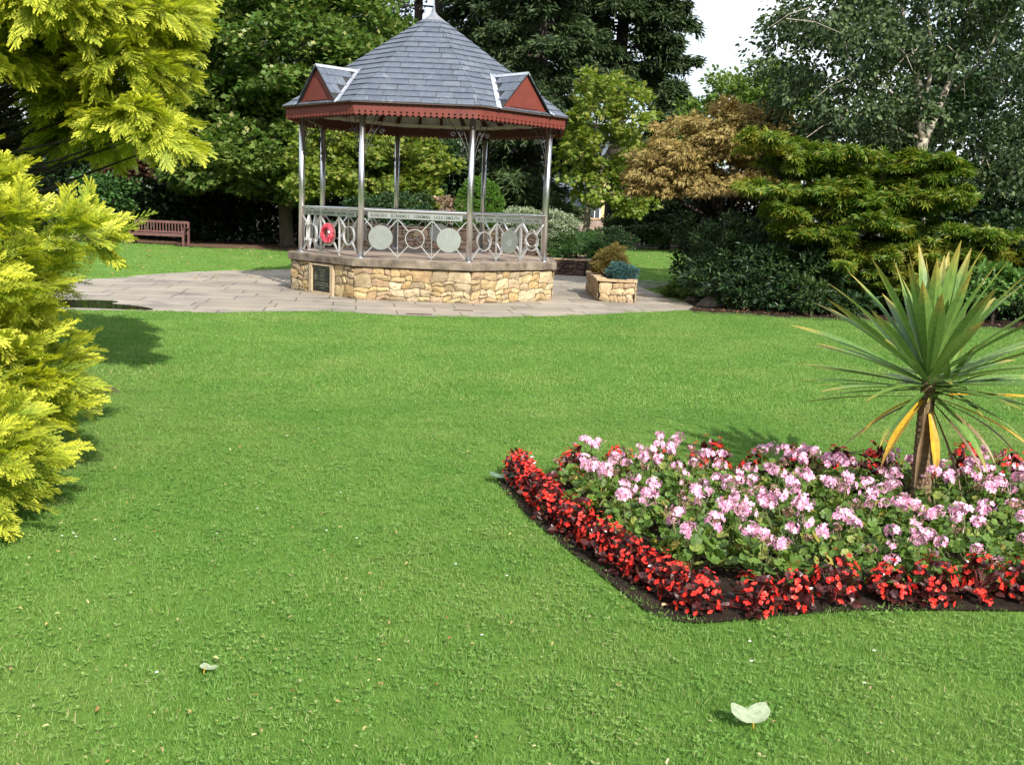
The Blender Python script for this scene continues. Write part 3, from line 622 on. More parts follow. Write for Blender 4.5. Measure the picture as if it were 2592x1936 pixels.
# ring beam, ceiling, rafters
b=MB()
for k in range(8):
    f=Face(k,RP+.03); f.box(b,.0,f.L,-.09,-.01,3.30,3.47)
b.build('ring_beam',M['darkred'],BS)
b=MB()
for k in range(8):
    f=Face(k,RP-.14); f.box(b,0,f.L,-.05,0,3.475,3.535)
b.build('cream_rail',M['cream'],BS)
RE=2.975; ZE=3.505; AP=5.53; SL=(AP-ZE)/RE
b=MB(); V=[(*cn(k,2.84),ZE-.02) for k in range(8)]+[(0,0,ZE-.02+2.84*SL)]; b.add(V,[((k+1)%8,k,8) for k in range(8)]); b.build('ceiling',M['cream'],BS)
b=MB()
for k in range(8):
    f=Face(k,2.80)
    for fr in (0.0,.25,.5,.75):
        p=f.pt(f.L*fr,0,0); d=p/np.linalg.norm(p); q=np.array([-d[1],d[0],0]); l=np.linalg.norm(p)
        z0=ZE-.03; 
        zt=ZE-.02+(2.84-l/ (1 if fr==0 else math.cos(R(22.5))/1) )*SL if False else ZE-.03
        s_=2.84*math.cos(R(22.5)); ap_=np.dot(p[:2],f.n); rise=SL/math.cos(R(22.5))*ap_/l
        inn=l*.12; V=[]
        for rr3 in (l,inn):
            zz=ZE-.035+(l-rr3)*rise
            for sg in(-.03,.03):
                for dz in(-.10,0): v=d*rr3+q*sg; V.append((v[0],v[1],zz+dz))
        b.add(V,[(0,1,3,2),(4,6,7,5),(0,4,5,1),(2,3,7,6),(0,2,6,4),(1,5,7,3)])
b.build('rafters',M['darkred'],BS)
# roof
roof=MB(); V=[(*cn(k,RE),ZE) for k in range(8)]+[(0,0,AP-.03)]; roof.add(V,[(k,(k+1)%8,8) for k in range(8)]); V2=[(x,y,z-.015) for x,y,z in V[:8]]
roof.add(V[:8]+V2,[((k+1)%8,k,8+k,8+(k+1)%8) for k in range(8)]); roof=roof.build('roof',M['under'],BS)
def slate_course(b,A0,A1,B0,B1,nrm,wd,off,lift=.02,gap=.006,top=.003):
    """A0->A1 lower edge, B0->B1 upper edge"""
    A0,A1,B0,B1,nrm=[np.array(v,float) for v in(A0,A1,B0,B1,nrm)]
    LA=np.linalg.norm(A1-A0); t=(A1-A0)/LA; up=B0-A0; up=up-t*np.dot(up,t); hs=np.linalg.norm(up)
    sB0=np.dot(B0-A0,t); sB1=np.dot(B1-A0,t); x=-off*wd
    while x<LA:
        a,c=max(x,0)+gap/2,min(x+wd,LA)-gap/2; x+=wd*random.uniform(.97,1.03)
        if c-a<.015: continue
        ua,uc=max(a,sB0),min(c,sB1)
        if uc-ua<0: ua=uc=(max(min(a,sB1),sB0)+max(min(c,sB1),sB0))/2
        l=lift+random.uniform(-.0025,.0025); j=random.uniform(-.003,.003)
        d=up/hs
        P=[A0+t*a+nrm*l-d*(.0+j),A0+t*c+nrm*l-d*(.0+j),A0+t*uc+up+nrm*top,A0+t*ua+up+nrm*top,A0+t*a-nrm*.002-d*j,A0+t*c-nrm*.002-d*j]
        b.add(P,[(0,1,2,3),(4,5,1,0),(4,0,3),(5,2,1)])
NC=17; b=MB()
for k in range(8):
    p0,p1=cn(k,RE),cn(k+1,RE); nr=np.cross([p1[0]-p0[0],p1[1]-p0[1],0],[-p0[0],-p0[1],AP-ZE]); nr/=np.linalg.norm(nr)
    for i in range(NC):
        u0=i/NC; u1=(i+1)/NC*1.0
        if u0>.90: break
        q=lambda p,u:(p[0]*(1-u),p[1]*(1-u),ZE+(AP-ZE)*u)
        slate_course(b,q(p0,u0),q(p1,u0),q(p0,u1),q(p1,u1),nr,.31,(i%2)*.5+.12*((i*7+k*3)%5)/5)
b.build('slates',M['slate'],roof)
b=MB(); rc=[(.36,AP-.36*SL+.012),(.20,AP-.20*SL+.012),(.09,AP-.045),(.032,AP+.03),(.015,AP+.15),(.006,AP+.36)]
V=[];F=[]
for r_,z in rc: V+=[(*cn(k,r_),z) for k in range(8)]
for j in range(len(rc)-1): F+=[(j*8+k,j*8+(k+1)%8,(j+1)*8+(k+1)%8,(j+1)*8+k) for k in range(8)]
b.add(V,F); b.build('lead_cap',M['capl'],roof)
# gables
AE=RE*math.cos(R(22.5)); SLF=(AP-ZE)/AE
for k in (0,2,4,6):
    f=Face(k,RF); fa=RF*math.cos(R(22.5)); cx_=f.L*.5; g_=.60; hz=.655; zb=ZFT-.012
    b=MB(); V=[f.pt(cx_-g_,.024,zb),f.pt(cx_+g_,.024,zb),f.pt(cx_,.024,zb+hz),f.pt(cx_-g_,-.01,zb),f.pt(cx_+g_,-.01,zb),f.pt(cx_,-.01,zb+hz)]
    b.add(V,[(0,1,2),(5,4,3),(0,3,4,1),(1,4,5,2),(2,5,3,0)])
    s2=.60; zz=zb+.075; V=[f.pt(cx_-g_*s2,.036,zz),f.pt(cx_+g_*s2,.036,zz),f.pt(cx_,.036,zz+hz*s2),f.pt(cx_-g_*s2,.024,zz),f.pt(cx_+g_*s2,.024,zz),f.pt(cx_,.024,zz+hz*s2)]
    b.add(V,[(0,1,2),(0,3,4,1),(1,4,5,2),(2,5,3,0)]); gab=b.build('gable',M['red'],roof)
    b=MB();
    for a,c,n1,n2 in ((0,1,0,0),(1,2,0,0),(2,0,0,0)):
        pass
    of=.075; ge=g_+.07; zr_=zb+hz+.045; z0=zb-.005
    RFp=f.pt(cx_,of,zr_); back=(zr_+.0-ZE)/SLF; d_in=AE-back; RB=f.pt(cx_,d_in-fa,zr_)
    bg_=MB(); bs=MB(); bv=MB(); br=MB()
    for sg in(-1,1):
        EC=f.pt(cx_+sg*ge,of,z0); EV=f.pt(cx_+sg*ge,AE-fa-.0,z0+.01)
        nrm=np.cross(EC-RFp,RB-RFp); nrm/=np.linalg.norm(nrm); nrm*=1 if nrm[2]>0 else -1
        bg_.add([RFp,EC,EV,RB,RFp-[0,0,.02],EC-[0,0,.02],EV-[0,0,.02],RB-[0,0,.02]],[(0,1,2,3),(4,7,6,5),(0,4,5,1),(1,5,6,2)])
        nc=4
        for i in range(nc):
            l=lambda A,B,u:A+(B-A)*u
            a0,a1=l(EC,RFp,i/nc),l(EV,RB,i/nc); c0,c1=l(EC,RFp,(i+1)/nc),l(EV,RB,(i+1)/nc)
            slate_course(bs,a0,a1,c0,c1,nrm,.29,(i%2)*.5,.016,.003,.006)
        # valley strip and ridge strip
        vd=(RB-EV)/np.linalg.norm(RB-EV); tt=np.array([f.t[0],f.t[1],0])*sg
        mn=np.array([f.n[0]*SLF,f.n[1]*SLF,1]); mn/=np.linalg.norm(mn)
        side=np.cross(vd,mn); side*=np.sign(np.dot(side,tt)); e0=EV-vd*.03+mn*.022; e1=RB+vd*.02+mn*.022
        bv.add([e0,e0+side*.075,e1+side*.075,e1,e0-nrm*0+(nrm*.02)-side*.04,e1+nrm*.02-side*.04],[(0,1,2,3),(4,0,3,5)])
        dn=(EC-RFp)/np.linalg.norm(EC-RFp); rf=RFp+[0,0,.018]+nrm*.006; rb=RB+[0,0,.018]+nrm*.006
        br.add([rf,rf+dn*.075,rb+dn*.075,rb,rf-nrm*.02,rf+dn*.075-nrm*.02],[(0,1,2,3),(4,5,1,0)])
    bg_.build('gable_roof',M['edge'],gab); bs.build('gable_slates',M['slate'],gab); bv.build('valley_flashing',M['lead'],gab); br.build('ridge_flashing',M['lead'],gab)
# scroll brackets
def spiral(c,r0,t0,turns,n=16): return [(c[0]+r0*(1-.75*i/n)*math.cos(t0+turns*2*PI*i/n),c[1]+r0*(1-.75*i/n)*math.sin(t0+turns*2*PI*i/n)) for i in range(n+1)]
for k in range(8):
    b=MB()
    for kk,side in((k,1),((k-1)%8,-1)):
        f=Face(kk,RP); xs=(lambda u: u) if side==1 else (lambda u,f=f: f.L-u)
        def tb(pts,r): b.tube([f.pt(xs(u+.055),0,z) for u,z in pts],r,6,cap=False)
        arc=[(.02+.42*(t**1.6),2.62+.72*t) for t in np.linspace(0,1,10)]; tb(arc,.008)
        arc=[(.0+.20*(t**1.3),2.72+.60*t) for t in np.linspace(0,1,10)]; tb(arc,.008)
        tb([(0,2.60),(.09,2.60),(.09,2.66),(.16,2.66)],.007)
        tb(spiral((.30,3.03),.055,0,1.4),.006); tb(spiral((.16,3.05),.05,2,1.4),.006); tb(spiral((.13,2.75),.035,1,1.3),.006); tb([(.44,3.3),(.44,3.2),(.36,3.2)],.006)
    b.build('scroll_bracket',M['iron'],BS)
# poppy wreath on the left railing
f=Face(0,RP); c=f.pt(f.L*.50,.06,ZC+.015); Mt=Matrix.Translation((CX,CY,0))@Matrix.Rotation(TH,4,'Z')
wr=thing('poppy_wreath','red poppy wreath hung on the left railing panel of the bandstand','wreath',tuple(Mt@Vector(c)),TH+math.atan2(f.t[1],f.t[0]))
b=MB(); n=26
for j in range(n): pass
pts=[(.140*math.cos(a),0,.140*math.sin(a)) for a in np.linspace(0,2*PI,30)]; b.tube(pts,.024,8,cap=False); b.build('wreath_ring',M['petal'],wr)
b=MB(); m=520; a=rng.uniform(0,2*PI,m); q=rng.uniform(-PI,.2*PI,m)*1.0
rad=.140+.026*np.cos(q); yy=.035*np.sin(q); P=np.stack([rad*np.cos(a),yy,rad*np.sin(a)],1); D=np.stack([np.cos(a)*np.cos(q),np.sin(q),np.sin(a)*np.cos(q)],1)
addpl(b,T_ov(.45,.2),P,D*[1,1,1]+unit(m)*.8+np.array([0,-.3,0]),unit(m)*.9+np.array([0,-.7,0]),rng.uniform(.018,.034,m)); b.build('poppy_petals',M['petal'],wr)
b=MB(); b.box(-.015,.03,-.075,-.06,-.02,.03,Matrix.Translation((.14,0,.03))); b.build('badge',M['white'],wr)
# ---- planter walls
def planter(name,label,cat,poly,z1,mat_,open_=(),core_=True,faces=None,cop=M['stone_pale']):
    th_=thing(name,label,cat,(0,0,0)); p=poly if area(poly)>0 else poly[::-1]; b=MB(); n=len(p)
    P=np.array(p); inn=[]
    b.prism([tuple(v) for v in P],-.02,z1-.05); b.build('soil_fill',M['soil'],th_)
    b=MB(); c=MB()
    for i in range(n):
        a_,b_=P[i],P[(i+1)%n]; t=(b_-a_)/np.linalg.norm(b_-a_); nn=np.array([t[1],-t[0]])
        rubble(b,a_+nn*.012,b_+nn*.012,0,z1-.045,nn,wmin=.14,wmax=.42)
        L=np.linalg.norm(b_-a_); x=0
        while x<L:
            x2=min(x+random.uniform(.35,.6),L); o_=random.uniform(0,.015)
            q=[a_+t*(x+.004)+nn*(.04+o_),a_+t*(x2-.004)+nn*(.04+o_),a_+t*(x2-.004)-nn*.16,a_+t*(x+.004)-nn*.16]; z=z1-.045; c.prism([tuple(v) for v in q],z,z1+random.uniform(-.006,.006)+ (i%2)*.004); x=x2
    b.build('stonework',mat_,th_); c.build('coping',cop,th_); return th_
planter('planter_box','low pale stone planter box beside the path, right of the bandstand','planter',[(1.66,20.2),(2.36,20.06),(2.62,22.4),(1.60,22.75)],.45,M['stone_pale'])
planter('garden_wall','low brown stone garden wall curving behind the planter box','wall',[(.6,28.6),(1.9,28.2),(2.5,28.9),(2.6,31.5),(.4,31.8)],.47,M['stone_shaded'])
planter('retaining_wall','taller brown stone retaining wall seen through the bandstand railings','wall',[(-5.2,29.5),(-3.4,28.2),(.25,27.9),(.5,28.6),(.4,31.5),(-4.8,32)],1.18,M['stone_shaded'],cop=M['stone_shaded'])  # coping also uses the brown stone with shadow put into its colour

# ================================================================ TREES AND SHRUBS
def tree(name,label,ells,leaf,barkm,base,r0,ncl,clr,nlf,size,tm,nl=9,group=None,cat='tree',trunk=True,zfork=None,**kw):
    base=np.array([base[0],base[1],0.]); t=thing(name,label,cat,tuple(base),0,group); off=np.array([base[0],base[1],0])
    E=[(e[0]-off[0],e[1]-off[1],e[2],e[3],e[4],e[5]) for e in ells]
    if trunk:
        b=MB(); limbs(b,(0,0,0),E,r0,nl,zfork); b.build('trunk',barkm,t,smooth=True)
    b=MB(); foliage(b,E,ncl,clr,nlf,size,tm,**kw); b.build('crown',leaf,t); return t
def shrub(name,label,ells,leaf,ncl,clr,nlf,size,tm,cat='shrub',group=None,stems=True,**kw):
    e=ells[0]; base=(e[0],e[1]); t=thing(name,label,cat,(*base,0),0,group)
    E=[(q[0]-base[0],q[1]-base[1],*q[2:]) for q in ells]
    if stems:
        b=MB()
        for i in range(7):
            q=E[rng.integers(len(E))]; d=unit(1)[0]; tg=np.array(q[:3])+d*np.array(q[3:])*.6; tg[2]=max(tg[2],.1); s=np.array([rng.normal(0,.1),rng.normal(0,.1),0.])
            if E[0][2]-E[0][5]>.5: s[2]=0
            b.tube([s,s*.6+tg*.4+[0,0,.1],tg],[.03,.02,.008],6,cap=False)
        b.build('stem',M['barkd'],t)
    b=MB(); foliage(b,E,ncl,clr,nlf,size,tm,**kw); b.build('foliage',leaf,t); return t
# sycamore, left of the bandstand
Y=40
tree('sycamore_tree','big green sycamore with grey trunk left of the bandstand, starting to yellow',
  [el(600,120,Y,180,200,4.6),el(470,250,Y,120,110,3.2),el(500,360,Y-1,130,72,2.8),el(690,290,Y,120,120,3.2),el(790,130,Y,105,160,3.4),el(440,80,Y,85,130,3),el(620,-120,Y,190,160,4),el(660,400,Y-1,60,45,2),el(560,330,Y-2,140,70,2.4)],
  LM['syc'],M['bark'],G(620,532),.27,1500,.60,54,.20,T_syc(),nl=14,zfork=3.2,flat=.42,up=.9,lay=.5,inner=.5,rough=.10)
Y=35
tree('maple_tree','yellow-green maple seen under the bandstand roof between its posts',
  [el(720,370,Y,85,75,2.2),el(830,360,Y,90,80,2.4),el(905,345,Y,60,55,1.8),el(880,410,Y,70,45,1.8),el(760,300,Y,100,60,2)],
  LM['ymaple'],M['bark'],(-4.6,35.5),.16,330,.45,50,.17,T_syc(),nl=8,flat=.45,up=.9,lay=.4)
Y=45
tree('copper_beech_tree','dark purple copper beech behind the bandstand, left of the round clipped bush',
  [el(1000,360,Y,60,110,2.2),el(960,300,Y,60,90,2),el(1030,330,Y,45,110,1.6)],LM['copper'],M['barkd'],(-2.2,45),.22,330,.5,44,.17,T_q(),flat=.6,up=.6)
# conifers
def conifer(name,label,base,h,rad,zlow,leaf,barkm,nb,r0,size=.30,up=.1,dro=.30,group='tall dark conifers behind the bandstand',trunk_mat=None,prof=.8,dens=1.,lean=0,wd=.15):
    t=thing(name,label,'tree',(base[0],base[1],0),0,group); b=MB(); m=9; zz=np.linspace(0,h,m)
    b.tube([(lean*z/h+.05*math.sin(z),.05*math.cos(z),z-.1) for z in zz],r0*(1-zz/h)**.7*1.0+.03,10); 
    B=MB(); P=[];D=[];Nn=[];S=[]
    for i in range(nb):
        u=(i+rng.uniform())/nb; z=zlow+(h-zlow)*u**1.05; L=rad*((1-u)**prof*.92+.08)*rng.uniform(.6,1.15)*(1-.35*max(0,.12-u)/.12); a=rng.uniform(0,2*PI)
        d=np.array([math.cos(a),math.sin(a),0]); sd=np.array([-d[1],d[0],0]); ns=8
        tt=np.linspace(0,1,ns); px=lean*z/h; path=np.stack([px+d[0]*L*tt,d[1]*L*tt,z+L*(up*tt-dro*tt**2+.18*dro*tt**4*1.4)],1)
        b.tube(path,.05*(1-tt)+.008,5,cap=False)
        nk=int(92*dens*max(.35,L/rad)); q=rng.uniform(.18,1,nk)**.7; c=np.stack([np.interp(q,tt,path[:,j]) for j in range(3)],1)
        wsp=L*.34*(1.12-q)*rng.uniform(-1,1,nk)+rng.normal(0,.08,nk); c=c+sd*wsp[:,None]; c[:,2]-=np.abs(wsp)*.28+rng.exponential(.13,nk)-.06
        for _ in range(6):
            P.append(c+rng.normal(0,.11,(nk,3))*[1,1,.7]); dd=d*.7+sd*np.sign(wsp)[:,None]*.7+rng.normal(0,.45,(nk,3)); dd[:,2]-=.30; D.append(dd); nn=rng.normal(0,.5,(nk,3)); nn[:,2]+=.9; Nn.append(nn); S.append(rng.uniform(.6,1.25,nk)*size)
    addpl(B,T_q(wd,.05),np.concatenate(P),np.concatenate(D),np.concatenate(Nn),np.concatenate(S))
    b.build('trunk',barkm,t,smooth=True); B.build('crown',leaf,t); return t
p=G(1062,512); Yc=46
def gx(px,Y): return (at(px,470,Y)[0],Y)
conifer('spruce_tree','tall dark spruce with thick red-brown trunk directly behind the bandstand roof',gx(1066,47),21,3.3,5.5,LM['spruce'],M['barkr'],150,.50,.34,dens=.9,group=None)
conifer('spruce_tree','dark spruce with drooping boughs just right of the bandstand roof',gx(1150,42),19,3.3,1.6,LM['spruce'],M['barkd'],230,.36,.30,prof=.62,dens=1.15,group=None)
conifer('fir_tree','big dark fir rising out of the picture with its lowest tier over the sky gap',gx(1322,60),27,4.4,8.8,LM['spruce'],M['barkd'],230,.48,.42,prof=.5,dens=1.3,dro=.22,group=None)
conifer('fir_tree','rounded grey-green fir in the middle distance above the bronze maple',gx(1440,55),8.8,3.4,1.0,LM['spruce'],M['barkd'],210,.3,.34,prof=.7,dens=1.0,group=None)
conifer('pine_tree','tall bare-stemmed pine whose trunk rises left of the roof spire',gx(893,56),26,3.0,13.5,LM['pine'],M['barkr'],50,.30,.30,dens=.35,group=None)
conifer('pine_tree','thicker pine trunk with sparse purplish branches right at the roof spire',gx(935,53),25,3.6,11.5,LM['pine'],M['barkd'],70,.33,.30,dens=.4,group=None)
conifer('larch_tree','dark conifer with grey trunk showing at the top edge of the picture',gx(1121,50),26,3.4,9,LM['spruce'],M['bark'],110,.36,.34,dens=.8,group=None)
# yellow maple among conifers
Y=37
tree('lime_green_maple_tree','lime green maple with slim pale trunk among the dark conifers',
  [el(1300,215,Y,50,70,1.5),el(1355,260,Y,42,75,1.5),el(1365,360,Y,40,65,1.4),el(1310,400,Y,70,60,1.6),el(1255,330,Y,40,110,1.4),el(1370,440,Y,36,30,1.2)],
  LM['ymaple'],M['bark'],gx(1262,36.5),.13,215,.36,36,.17,T_syc(),nl=10,flat=.5,up=.9,lay=.3,zfork=2.6)
Y=46
tree('broadleaf_tree','fresh green broadleaf tree below the patch of sky, left of the birch',
  [el(1580,215,Y,50,50,2),el(1640,200,Y,50,70,2),el(1690,260,Y,80,90,2.4),el(1520,290,Y,60,70,2)],LM['green'],M['bark'],gx(1600,46),.2,330,.5,42,.2,T_q(.36),flat=.6,up=.6)
# background belt
tree('dark_tree','dark evergreen mass at the far left behind the bench and golden conifer',
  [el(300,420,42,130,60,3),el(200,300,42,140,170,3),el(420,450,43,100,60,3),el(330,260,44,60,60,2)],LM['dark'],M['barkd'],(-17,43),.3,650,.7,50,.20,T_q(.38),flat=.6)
def hedge(name,label,x0,x1,y,h,leaf,n,size,dy=1.6,cat='hedge'):
    t=thing(name,label,cat,((x0+x1)/2,y,0)); cx=(x0+x1)/2; b=MB(); P=np.stack([rng.uniform(x0-cx,x1-cx,n),rng.uniform(-dy/2,dy/2,n)*1.0,h*rng.uniform(0,1,n)**.85],1)
    P[:,2]*=1+.14*np.sin(P[:,0]*1.7)+.1*np.sin(P[:,0]*4.1); P[:,1]+=.35*np.sin(P[:,0]*2.3+P[:,2]*2)
    nr=unit(n)*.9; nr[:,1]-=.5; nr[:,2]+=.5; addpl(b,T_q(.38),P,unit(n)+[0,-.3,-.2],nr,size*rng.uniform(.6,1.3,n)); b.build('foliage',leaf,t)
    b=MB()
    for i in range(int((x1-x0)/.9)):
        x=x0-cx+.5+i*.9; b.tube([(x,.2,0),(x+rng.normal(0,.2),.2,h*.5),(x+rng.normal(0,.3),.3,h*.85)],[.06,.045,.02],6)
    b.build('stem',M['barkd'],t); return t
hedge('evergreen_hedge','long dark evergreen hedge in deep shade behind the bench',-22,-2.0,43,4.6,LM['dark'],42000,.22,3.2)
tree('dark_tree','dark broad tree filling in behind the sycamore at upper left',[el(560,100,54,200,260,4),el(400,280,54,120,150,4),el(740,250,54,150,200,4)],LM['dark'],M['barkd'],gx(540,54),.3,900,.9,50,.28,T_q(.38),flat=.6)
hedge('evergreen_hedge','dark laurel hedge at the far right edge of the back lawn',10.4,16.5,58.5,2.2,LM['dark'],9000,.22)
tree('red_leaved_shrub','dull red leaved bush in the shade above the left end of the bench',[el(262,350,37.5,52,40,1)],LM['red'],M['barkd'],gx(262,37.8),.08,80,.4,40,.15,T_q(.36),cat='shrub',nl=4)
tree('green_shrub','bright leaved bush in shade left of the bench, half hidden by the golden conifer',[el(230,420,36.5,55,45,1),el(200,470,36.5,40,35,1)],LM['shrub'],M['barkd'],gx(225,36.8),.08,90,.4,40,.15,T_q(.36),cat='shrub',nl=4)
# shrubs behind the bandstand
shrub('clipped_bush','round topped clipped bright green bush seen between the bandstand posts',[el(1035,445,30.5,50,58,.7),el(1035,490,30.5,48,55,.7)],LM['box'],900,.075,46,.05,T_q(.25),inner=.88,rough=.03,low=-.9,up=.1)
shrub('rose_bush','pale pink and green bush on the raised bed left of the clipped bush',[el(968,447,30.5,20,20,.35),el(945,470,30.5,24,16,.35)],LM['pinkleaf'],34,.16,36,.09,T_q(.36))
shrub('dark_bush','low dark green bush on the raised bed behind the left of the bandstand',[el(820,455,30,70,28,.6),el(880,440,30.5,50,26,.6),el(900,480,29.6,60,20,.5)],LM['dim'],150,.2,46,.085,T_q(.34))
shrub('variegated_bush','silver-green variegated bush just right of the bandstand railings',[el(1130,475,30,40,26,.5),el(1180,490,29.6,45,38,.5),el(1215,500,29.3,34,40,.5)],LM['silver'],260,.15,50,.06,T_q(.3),up=.4)
shrub('mound_bush','dark green spreading mound of evergreen above the low stone wall',[el(1245,528,29.4,52,32,.7),el(1205,535,29.1,38,26,.6),el(1288,540,29.6,26,20,.5)],LM['shrub'],260,.15,50,.06,T_q(.26),up=.4)
shrub('lavender_bush','grey-green low bush at the edge of the far lawn, right of the mound',[el(1310,515,36,48,22,.7),el(1345,522,36,25,14,.5)],LM['rhod'],150,.2,50,.08,T_q(.2))
shrub('garden_bush','small dark bushes growing by the wall right of the lamp post',[el(1420,495,62,36,34,1),el(1465,490,62,24,44,1),el(1440,515,61,50,18,.8)],LM['shrub'],170,.35,50,.16,T_q(.3))
# planter plants
x,y,z=at(1323,580,21.6)
shrub('heather_plant','bronze and green feathery shrub in the stone planter box','%s'%'' and [] or [(x,y,.72,.36,.34,.34),(x-.1,y+.1,.60,.32,.3,.25)],LM['heath'],260,.07,40,.055,T_q(.16),up=.1,droop=-.7,cat='plant')
x,y,z=at(1340,592,20.7)
shrub('juniper_plant','blue-green juniper spilling over the front rim of the stone planter box',[(x,y,.56,.29,.24,.20),(x+.12,y-.1,.50,.22,.2,.17)],LM['juniper'],240,.06,36,.04,T_q(.2),up=.2,droop=-.3,cat='plant')
# bronze maple and its neighbours on the right
Y=24
tree('bronze_maple_tree','dome shaped bronze-leaved maple right of the lime green maple',
  [el(1520,330,Y,120,75,1.5),el(1600,300,Y,95,80,1.5),el(1450,370,Y,85,52,1.3),el(1560,400,Y-.3,110,42,1.4),el(1655,370,Y,60,60,1.2),el(1420,405,Y-.3,55,30,1)],
  LM['brown'],M['barkd'],gx(1588,24),.10,520,.24,46,.135,T_palm(3,70,.11),nl=14,flat=.4,up=.55,droop=.55,lay=.8,zfork=1.6,low=-.35)
Y=20.5
tiers=[(1700,318,80,14),(1810,330,85,14),(1730,365,100,18),(1870,372,110,15),(1660,405,70,13),(1780,415,110,16),(1930,420,85,16),(1760,450,90,12),(2000,345,60,20),(2030,440,60,18),(1740,500,110,15),(1880,475,110,16),(1990,500,110,20),(2090,515,110,20),(1830,530,100,15),(1950,545,110,16),(2060,560,90,16),(2150,540,70,14),(1880,580,90,13),(1830,625,55,9),(1870,655,60,9),(1960,620,80,13),(2050,640,60,12),(2010,590,80,12),(1700,345,60,30),(1650,300,50,26)]
tiers+=[(float(rng.uniform(1660,2120)),float(rng.uniform(350,620)),float(rng.uniform(45,80)),float(rng.uniform(16,28))) for _ in range(22)]
tiers=[t_ for t_ in tiers if not (t_[0]>1960 and t_[1]<420 and t_[2]>70)]
tree('japanese_maple','wide layered yellow-green Japanese maple spreading in front of the birch',
  [el(a,b_,Y-rng.uniform(0,.9),c,d,.75) for a,b_,c,d in tiers],LM['jmaple'],M['barkd'],gx(1850,20.8),.09,800,.21,32,.16,T_palm(7,210,.10),nl=26,flat=.28,up=1.1,droop=.25,lay=.7,zfork=.9,inner=.2)
b=0
# birch
Y=22.5
bt=tree('silver_birch_tree','tall silver birch with pale forking trunk on the right, branches hanging low',
  [el(1800,130,Y,140,110,2.4),el(1760,40,Y,100,80,2),el(1720,220,Y,70,60,1.6),el(1960,50,Y+1.2,190,150,2.2),el(2120,150,Y-1,130,190,2.6),el(1850,250,Y-.5,120,75,1.8),el(2150,350,Y-1.5,70,90,1.4),el(1900,350,Y,50,30,.8),el(2050,-60,Y,250,140,2.8)],
  LM['birch'],M['birch'],gx(1985,22.5),.14,860,.32,38,.108,T_ov(.36),nl=0,trunk=False,flat=.8,up=.25,droop=.6,lay=0,rough=.16,skip=lambda C:(C[:,1]<.5)&((np.abs(C[:,0])<.36)|(np.abs(C[:,0]+.13*(C[:,2]-3.8))<.26))&(C[:,2]<6.2))
b=MB(); bx,by=bt.location[0],bt.location[1]
def bp(px,py,dy=0): q=at(px,py,Y+dy); return (q[0]-bx,q[1]-by,q[2])
b.tube([(0,0,-.1),bp(1982,520),bp(1984,420),bp(1988,350),bp(1992,300)],[.19,.16,.145,.135,.12],12)
b.tube([bp(1990,305),bp(1985,250),bp(1988,215),bp(1982,170),bp(1965,110),bp(1950,40),bp(1945,-80)],[.105,.10,.10,.07,.06,.05,.03],10)
b.tube([bp(1992,315),bp(2012,270,.3),bp(2026,235,.5),bp(2052,175,.8),bp(2085,90,.9),bp(2100,-60,.9)],[.10,.085,.08,.065,.05,.03],10)
b.tube([bp(1988,215),bp(2005,190),bp(2015,110,-.3),bp(2000,0,-.5)],[.06,.05,.04,.02],8)
b.tube([bp(1985,260),bp(1950,225,-.4),bp(1925,200,-.6),bp(1880,150,-1)],[.03,.028,.022,.012],7)
b.tube([bp(1960,130),bp(1900,60,.5),bp(1860,-30,.8)],[.04,.03,.02],7)
b.tube([bp(1990,370),bp(2030,365,-.3),bp(2075,364,-.5),bp(2100,372,-.7)],[.03,.025,.02,.012],7)
b.tube([bp(1985,300),bp(1900,260,-.3),bp(1850,180,-.6),bp(1815,60,-.6)],[.045,.035,.028,.015],7)
b.tube([bp(1900,260,-.3),bp(1830,240,-.4),bp(1760,190,-.5)],[.028,.02,.01],6)
b.tube([bp(2060,200,.5),bp(2130,120,0),bp(2180,20,-.5)],[.04,.03,.018],7)
for _ in range(46):
    q=[(1790,130),(1740,60),(1960,70),(2120,150),(1850,250),(2150,320)][rng.integers(6)]; s=bp(q[0]+rng.normal(0,50),q[1]+rng.normal(0,40),rng.normal(0,.8)); e=np.array(s)+[rng.normal(0,.5),rng.normal(0,.4),-rng.uniform(.1,.7)]
    b.tube([s,(np.array(s)+e)/2+[0,0,.08],e],[.012,.009,.004],5,cap=False)
b.build('trunk',M['birch'],bt,smooth=True)
st=thing('silver_birch_sapling','thin pale birch stem rising just left of the main birch trunk','tree',(*gx(1950,23.2),0)); b=MB(); q=at(1947,370,23.2); b.tube([(0,0,-.1),(.02,0,1.2),(q[0]-st.location[0],0,q[2])],[.055,.05,.04],8); b.build('trunk',M['birch'],st,smooth=True)
e=(q[0]-st.location[0],0,q[2]+.5,.5,.5,.7); b=MB(); foliage(b,[e],50,.25,34,.085,T_ov(.36)); b.build('crown',LM['birch'],st)
